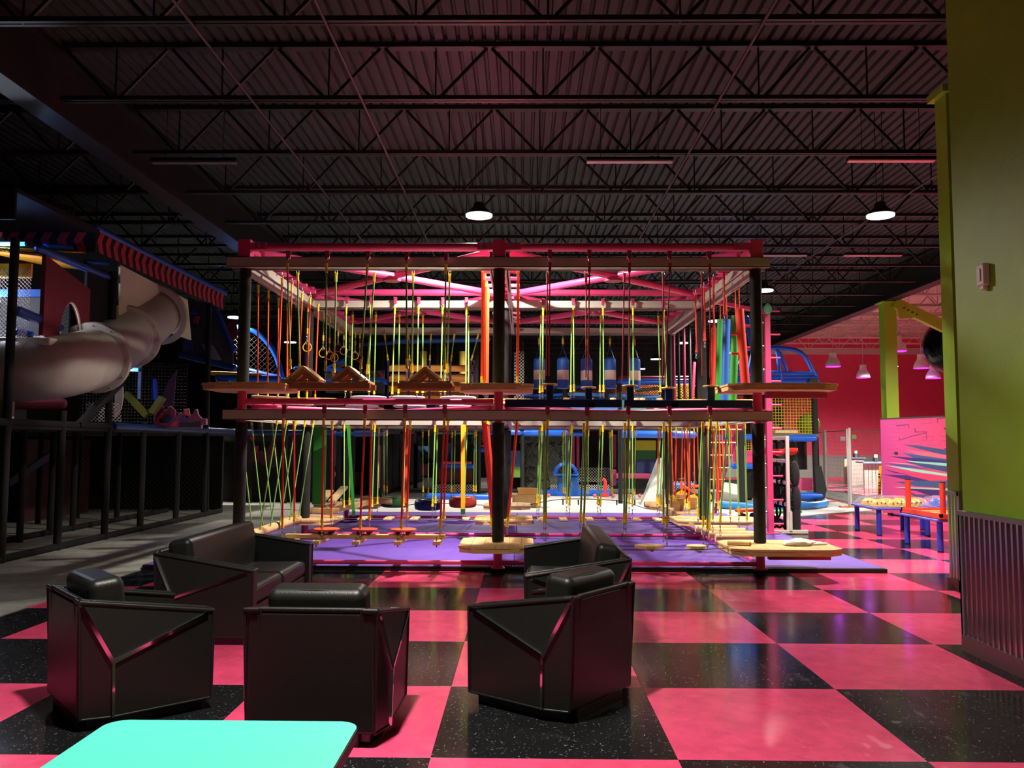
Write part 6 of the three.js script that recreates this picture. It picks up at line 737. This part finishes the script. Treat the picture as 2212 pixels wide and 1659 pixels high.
{ // bagged helmets
  const mk = (l, p, m, grp) => { const h = thing('helmet', l, 'helmet', p, 0, grp); obj('shell', [new THREE.SphereGeometry(0.13, 20, 10, 0, 6.283, 0, 1.6).scale(1.1, 0.9, 0.95)], m, h); obj('vent', [-0.07, 0, 0.07].map((k) => put(new THREE.SphereGeometry(0.017, 8, 6), k, 0.055, 0.105)), M.black, h); obj('rim', [put(new THREE.TorusGeometry(0.128, 0.008, 6, 24), 0, 0.0, 0, Math.PI / 2).scale(1.1, 1, 0.95)], m, h); return h; };
  const yl = std(0xf2b61e, 0.35), bl = std(0x2a55d8, 0.35), y0 = mk('yellow helmet under plastic film, front left on the blue table', [6.2, 0.49, -14.75], yl, 'yellow helmets under film');
  [['front, second from the left', 6.46, 0.49, -14.72], ['front, third from the left', 6.72, 0.49, -14.75], ['front right, under the upturned red legs', 6.9, 0.49, -14.95], ['rear left', 6.2, 0.49, -15.15], ['rear middle', 6.48, 0.49, -15.12], ['rear right', 6.75, 0.49, -15.2]].forEach(([l, x, y, z]) => copy(y0, 'yellow helmet under plastic film, ' + l, [x, y, z]));
  const b0 = mk('blue helmet under plastic film, front one next to the red legs', [7.38, 0.49, -14.8], bl, 'blue helmets under film'); [['front one nearest the lime pier', 7.68, -14.78], ['rear one on the left', 7.42, -15.2], ['rear one nearest the lime pier', 7.75, -15.2]].forEach(([l, x, z]) => copy(b0, 'blue helmet under plastic film, ' + l, [x, 0.49, z]));
  const film = (label, cx, cz, w, d, hgt, seed) => { const n = 16, m = 12, r = rng(seed), pos = [], idx = []; for (let j = 0; j <= m; j++) for (let i = 0; i <= n; i++) { const u = i / n * 2 - 1, v = j / m * 2 - 1, e = Math.max(Math.abs(u), Math.abs(v)); const h = e > 0.95 ? 0.006 : hgt * Math.pow(1 - Math.pow(e, 5), 0.5) + 0.02 + (r() - 0.5) * 0.035; pos.push(cx + u * w / 2 * (1 + (e > 0.95 ? (r() - 0.5) * 0.06 : 0)), 0.482 + h, cz + v * d / 2); } for (let j = 0; j < m; j++) for (let i = 0; i < n; i++) { const a = j * (n + 1) + i; idx.push(a, a + 1, a + n + 2, a, a + n + 2, a + n + 1); } const g = new THREE.BufferGeometry(); g.setAttribute('position', new THREE.Float32BufferAttribute(pos, 3)); g.setIndex(idx); g.computeVertexNormals(); tag(obj('plastic_film', [g], M.film), label, 'plastic film'); };
  film('crumpled clear plastic film over the yellow helmets', 6.52, -15.0, 1.02, 0.95, 0.14, 3); film('crumpled clear plastic film over the blue helmets', 7.6, -15.0, 0.75, 0.9, 0.14, 9);
}
{ // crumpled white bag and stick on the front right platform
  const r = rng(8), g = new THREE.SphereGeometry(0.14, 24, 14), p = g.attributes.position; for (let i = 0; i < p.count; i++) { const k = 0.75 + 0.5 * nA(p.getX(i) * 30 + 9, p.getZ(i) * 30 + p.getY(i) * 21 + 9, 64); p.setXYZ(i, p.getX(i) * k * 1.5, Math.max(-0.03, p.getY(i) * k * 0.35), p.getZ(i) * k * 0.8); } g.computeVertexNormals(); const t = thing('plastic_bag', 'crumpled white plastic bag lying on the lower front right platform', 'bag', [3.27, 0.39, -10.05], 0.35); obj('bag', [g], M.white, t); const w = new THREE.SphereGeometry(0.06, 16, 8).scale(2.4, 0.3, 0.6).translate(0.24, -0.015, 0.05); obj('loose_end', [w], M.white, t);
  const s = thingW('wooden_rod', 'short curved wooden rod lying on the lower front right platform', 'rod', [2.66, 0.39, -10.2]); obj('rod', [pipe([[2.432,0.385,-10.044], [2.519,0.385,-10.001], [2.666,0.385,-9.962]], 0.026, 20, 10)], M.woodX, s); obj('end_grain', [put(new THREE.SphereGeometry(0.026, 10, 8), ...[2.666,0.385,-9.962])], M.woodBrown, s);
}
{ // mural wall
  const A = [8.18, -19.2], B = [9.1, -15.6], len = Math.hypot(B[0] - A[0], B[1] - A[1]), ang = -Math.atan2(B[1] - A[1], B[0] - A[0]), H = 2.1; const t = thing('mural_board', 'free standing board painted with pink bricks and purple, blue and mint streaks', 'mural', [A[0], 0, A[1]], ang); const q = 2048;
  const cv = document.createElement('canvas'); cv.width = 1024; cv.height = 640; const c = cv.getContext('2d'); const PXW = 166, Y0 = 905, Y1 = 1112; const px = (x) => (x - 1900) / PXW * 1024 * 0.62, py = (y) => (y - Y0) / (Y1 - Y0) * 640; const gr = c.createLinearGradient(0, 0, 1024, 0); gr.addColorStop(0, '#d0489a'); gr.addColorStop(0.35, '#e24a86'); gr.addColorStop(1, '#e8486e'); c.fillStyle = gr; c.fillRect(0, 0, 1024, 640);
  const P = (col, pts) => { c.fillStyle = col; c.beginPath(); pts.forEach(([x, y], i) => i ? c.lineTo(px(x), py(y)) : c.moveTo(px(x), py(y))); c.closePath(); c.fill(); };
  c.strokeStyle = '#b83a78'; c.lineWidth = 2; const r = rng(4); for (let k = 0; k < 60; k++) { const x = 1902 + r() * 280, y = 908 + Math.floor(r() * 9) * 9; c.strokeRect(px(x), py(y), px(1900 + 20) * (0.6 + r() * 0.6), py(Y0 + 8.5)); }
  c.strokeStyle = '#4a2258'; c.lineWidth = 4; const L = (pts) => { c.beginPath(); pts.forEach(([x, y], i) => i ? c.lineTo(px(x), py(y)) : c.moveTo(px(x), py(y))); c.stroke(); }; L([[1937, 920], [1967, 918], [1967, 926]]); L([[1980, 926], [1980, 934], [2006, 934]]); L([[1945, 944], [1945, 951], [1972, 943], [2005, 936], [2005, 951]]); L([[2029, 908], [2029, 917]]); L([[2027, 908], [2060, 905]]); L([[1982, 935], [1982, 927]]); P('#3a1c48', [[1932, 976], [1940, 976], [1940, 983], [1932, 983]]); P('#3a1c48', [[2040, 927], [2066, 925], [2066, 933], [2048, 934]]); P('#3a1c48', [[2040, 968], [2066, 968], [2066, 984], [2058, 984]]);
  P('#3c5284', [[1950, 960], [1990, 963], [2060, 973], [2058, 983], [2020, 977]]); P('#ef6f8a', [[1960, 973], [2010, 976], [2066, 985], [2066, 995], [2000, 987]]); P('#3d5a92', [[1950, 978], [2000, 984], [2066, 992], [2050, 998], [1990, 995]]); P('#3c2a7a', [[1920, 986], [1990, 989], [2066, 994], [2066, 1000], [1990, 998]]); P('#8fe0c4', [[1960, 995], [2062, 998], [2045, 1003], [1995, 1001]]); P('#35507e', [[1950, 997], [2000, 1000], [2045, 1004], [2066, 1000], [2062, 1018], [2000, 1008]]); P('#f6b8d0', [[1905, 999], [1960, 1001], [1990, 1004], [1950, 1002]]); P('#445a9a', [[1905, 1002], [1960, 1004], [2020, 1012], [1960, 1010]]); P('#98e6c8', [[1906, 1006], [1960, 1010], [2054, 1020], [2050, 1024], [1980, 1018]]); P('#4a2a80', [[1902, 1014], [1940, 1021], [1970, 1026], [1930, 1022]]); P('#f0406c', [[1940, 1018], [2000, 1022], [2066, 1027], [2030, 1039], [1990, 1032]]); P('#46287c', [[1902, 1027], [1960, 1026], [2000, 1033], [2030, 1039], [1960, 1036]]); P('#3c5a88', [[1930, 1042], [1980, 1037], [2050, 1032], [2066, 1040], [2060, 1048], [1980, 1048]]); P('#8fdcc4', [[1924, 1053], [2060, 1047], [2060, 1050], [1960, 1054]]); P('#3a2c70', [[1940, 1055], [2060, 1051], [2066, 1060], [2010, 1066], [1980, 1058]]); P('#46305e', [[2055, 1006], [2066, 1002], [2066, 1030], [2058, 1022]]); P('#7c3468', [[1960, 1061], [1976, 1064], [1976, 1067], [1960, 1064]]); P('#7c3468', [[1972, 1079], [1990, 1081], [1990, 1083], [1972, 1082]]); P('#445088', [[1968, 1066], [2000, 1064], [2020, 1070], [1975, 1070]]);
  const tx = new THREE.CanvasTexture(cv); tx.colorSpace = THREE.SRGBColorSpace; const fg = new THREE.PlaneGeometry(len, H); fg.translate(len / 2, H / 2 + 0.02, 0.033); obj('painted_face', [fg], new THREE.MeshStandardMaterial({ map: tx, roughness: 0.55 }), t, { keepUV: true }); obj('panel', [span(0, len, 0.02, H + 0.02, -0.03, 0.03)], std(0xc04a80, 0.6), t); obj('top_rail', [span(0, len, H + 0.02, H + 0.05, -0.035, 0.038)], M.greyDark, t); for (const s of [0.3, len - 0.3]) obj('foot', [span(s - 0.05, s + 0.05, 0, 0.04, -0.4, 0.1)], M.black, t);
}
// temporary wire fence
function wirePanel(label, a, b, h) { const t = thingW('wire_fence', label, 'fence panel', [(a[0] + b[0]) / 2, 0, (a[1] + b[1]) / 2], 'temporary wire fence panels'); for (const p of [a, b]) { obj('post', [rod([p[0], 0.02, p[1]], [p[0], h + 0.04, p[1]], 0.035, 10)], std(0xb4b2ae, 0.5), t); obj('foot', [rbox(0.5, 0.03, 0.12, 0.01, p[0], 0.02, p[1])], std(0xc03a28, 0.6), t); } obj('top_wire', [rod([a[0], h, a[1]], [b[0], h, b[1]], 0.01, 6)], M.greyDark, t); obj('bottom_rail', [rod([a[0], 0.12, a[1]], [b[0], 0.12, b[1]], 0.014, 6)], std(0xb84a40, 0.6), t); obj('mesh', net([a[0], 0.12, a[1]], [b[0] - a[0], 0, b[1] - a[1]], [0, h - 0.12, 0], 0.1, 0.005, false), M.galv, t); }
wirePanel('wire fence panel nearest, between the two grey posts', [8.1, -21.0], [8.22, -22.9], 1.9); wirePanel('wire fence panel from the taller grey post to the mural board', [8.1, -20.9], [10.2, -23.2], 1.93); wirePanel('wire fence panel behind the right tower', [8.22, -23], [7.7, -25], 1.88);
for (const [px, py] of [[1816, 948], [1840, 944]]) tag(obj('fence_tag', [rbox(0.12, 0.1, 0.02, 0.006, (px - 1130) * 20.9 / 1811, 1.546 - (py - 961) * 20.9 / 1811, -20.85)], px > 1830 ? std(0x5a7a3a, 0.6) : M.galv), px > 1830 ? 'small green plate on the wire fence right of the post' : 'small grey plate on the wire fence left of the post', 'plate');
{ // white counters, black baskets, caution column
  const c = thingW('counter', 'white panelled counter behind the wire fence', 'counter', [13.2, 0, -33]); const d = 32; const X = (p, z) => (p - 1130) * z / 1811; obj('front_panel', [span(X(1830, 33), X(1862, 33), 0, 1.02, -33.1, -33)], M.counter, c); obj('front_panel', [span(X(1862, 30), X(1903, 30), 0, 0.9, -30.1, -30)], M.counter, c); for (let k = 1; k < 5; k++) obj('batten', [span(X(1862 + k * 8, 30), X(1862.6 + k * 8, 30), 0.05, 0.88, -30, -29.98)], M.galv, c); obj('counter_top', [span(X(1828, 33), X(1864, 33), 1.02, 1.06, -33.4, -32.9), span(X(1858, 30), X(1912, 30), 0.9, 0.95, -30.6, -29.9)], std(0x7aa0c8, 0.4), c); obj('side_panel', [span(X(1820, 34), X(1830, 34), 0, 0.98, -34.1, -34)], M.cream, c);
  for (const [px, z, y, l] of [[1845, 33, 1.06, 'left counter'], [1887, 30, 0.95, 'right counter']]) { const b = thingW('basket', `small black wire basket with a white roll on the ${l}`, 'basket', [X(px, z), y, -z], 'black baskets on the counters'); obj('basket', [span(X(px - 4, z), X(px + 4, z), y, y + 0.15, -z - 0.1, -z + 0.05)], M.black, b); obj('roll', [rod([X(px, z), y + 0.15, -z], [X(px, z), y + 0.26, -z], 0.06, 12)], M.white, b); for (let k = -1; k < 2; k++) obj('wire', [rod([X(px + k * 2.4, z), y + 0.01, -z + 0.055], [X(px + k * 2.4, z), y + 0.15, -z + 0.055], 0.008, 5)], M.grey, b); }
  const s = thingW('caution_column', 'tall yellow caution column with rows of small dark print beside the mural board', 'caution sign', [X(1894, 20), 0, -20]); const z = 20; for (const [a, b, n] of [[1888, 1895.5, 0], [1896, 1902, 1]]) { obj('panel', [plate([[X(a - 2, z), 0.02, -z + 0.2 * n], [X(b - 1, z), 0.02, -z + 0.2 * n - 0.05], [X(b, z), 1.06, -z + 0.1], [X(a + 1, z), 1.06, -z + 0.1]], 0.02)], std(0xd8a42a, 0.5), s); }
  for (const y of [0.86, 0.8, 0.66, 0.6, 0.5, 0.44, 0.37]) for (const [a, b] of [[1889.5, 1894], [1898, 1901]]) obj('print_row', [span(X(a, 19.88), X(b, 19.88), y - 0.018, y + 0.018, -19.84, -19.835)], M.black, s).userData.kind = 'stuff';
}
{ // lime steel column and brace under the girder
  const t = thingW('steel_column', 'lime green steel column with a slanting brace under the girder', 'steel column', [10.0, 0, -22.9]); obj('shaft', [rbox(0.34, 5.43, 0.34, 0.01, 10.0, 2.715, -22.9)], M.limeSteel, t); obj('cap_plate', [rbox(0.5, 0.03, 0.5, 0.005, 10, 5.43, -22.9)], M.limeSteel, t); obj('brace', [bar([10.1, 5.4, -22.7], [13.2, 3.76, -22.4], 0.2, 0.28)], M.limeSteel, t); const gp = obj('gusset', [plate([[10.1, 5.43, -22.58], [10.3, 5.43, -22.58], [10.72, 5.2, -22.58], [10.62, 4.98, -22.58], [10.17, 4.95, -22.58]], 0.02)], M.limeSteel, t); for (let k = 0; k < 4; k++) obj('bolt', [put(new THREE.CylinderGeometry(0.03, 0.03, 0.03, 8), 10.3 + k * 0.11, 5.24 - k * 0.06, -22.55, Math.PI / 2)], std(0x5a7a1a, 0.5), gp); obj('base_plate', [rbox(0.6, 0.03, 0.6, 0.005, 10, 0.016, -22.9)], M.limeSteel, t);
}
{ // pendant lamps of the party room
  const prof = [[0.0001, 0.62], [0.15, 0.62], [0.155, 0.58], [0.16, 0.4], [0.2, 0.33], [0.28, 0.2], [0.31, 0.08], [0.315, 0], [0.3, 0], [0.295, 0.08], [0.265, 0.19], [0.18, 0.31], [0.0001, 0.34]].map((p) => new THREE.Vector2(p[0], p[1])); const g = new THREE.LatheGeometry(prof, 40), rim = put(new THREE.TorusGeometry(0.305, 0.014, 8, 40), 0, 0.005, 0, Math.PI / 2), disc = put(new THREE.CylinderGeometry(0.29, 0.29, 0.01, 36), 0, 0.03, 0); const sh = std(0xe8e0d4, 0.4), pm = new THREE.MeshStandardMaterial({ color: 0xd048e8, emissive: 0xc030f0, emissiveIntensity: 0.55 });
  const mk = (label, px, py, d, s) => { const x = (px - 1130) * d / 1811, y = 1.546 - (py - 961.3) * d / 1811 / 1.012, t = thing('pendant_lamp', label, 'pendant lamp', [x, y, -d], 0, 'white pendant lamps with violet glow'); inst('shade', g, sh, t, [0, 0, 0], [0, 0, 0], [s, s, s]); inst('rim', rim, pm, t, [0, 0, 0], [0, 0, 0], [s, s, s]); inst('diffuser', disc, pm, t, [0, 0, 0], [0, 0, 0], [s, s, s]); obj('cord', [rod([0, 0.62 * s, 0], [0, 6.3 - y, 0], 0.012, 6)], M.joistPale, t); const l = new THREE.PointLight(0xc850ff, 0.12, 0, 2); l.position.set(x, y - 0.06, -d); l.shadow.radius = 4; scene.add(l); };
  mk('white pendant lamp with a violet rim, leftmost, over the blue car frame end', 1801, 791, 29, 0.8); mk('white pendant lamp hanging lowest left of the lime column, lit on one side', 1865, 815, 30, 0.75); mk('white pendant lamp close behind the lime column', 1942, 757, 27, 0.8); mk('white pendant lamp left of the black ball, high one', 1990, 794, 29, 0.8); mk('white pendant lamp under the black ball, brightly lit on its left', 2015, 816, 29.5, 0.78);
}
{ // black faceted ball
  const p = [12.183,4.363,-23.6], t = thingW('mirror_ball', 'large black mirror ball half hidden by the lime wall', 'mirror ball', p); const g = new THREE.IcosahedronGeometry(0.85, 6); const m = obj('facets', [g.translate(...p)], new THREE.MeshStandardMaterial({ color: 0x0b0b0d, roughness: 0.22, metalness: 0.6, flatShading: true }), t); obj('hanger', [rod([p[0], p[1] + 0.8, p[2]], [p[0], 6.3, p[2]], 0.02, 8)], M.black, t); obj('collar', [put(new THREE.CylinderGeometry(0.1, 0.14, 0.1, 16), p[0], p[1] + 0.86, p[2])], M.black, t);
}

scene.traverse((o) => { if (o.isLight && !o.isRectAreaLight) { o.castShadow = true; } });
renderer.render(scene, camera);
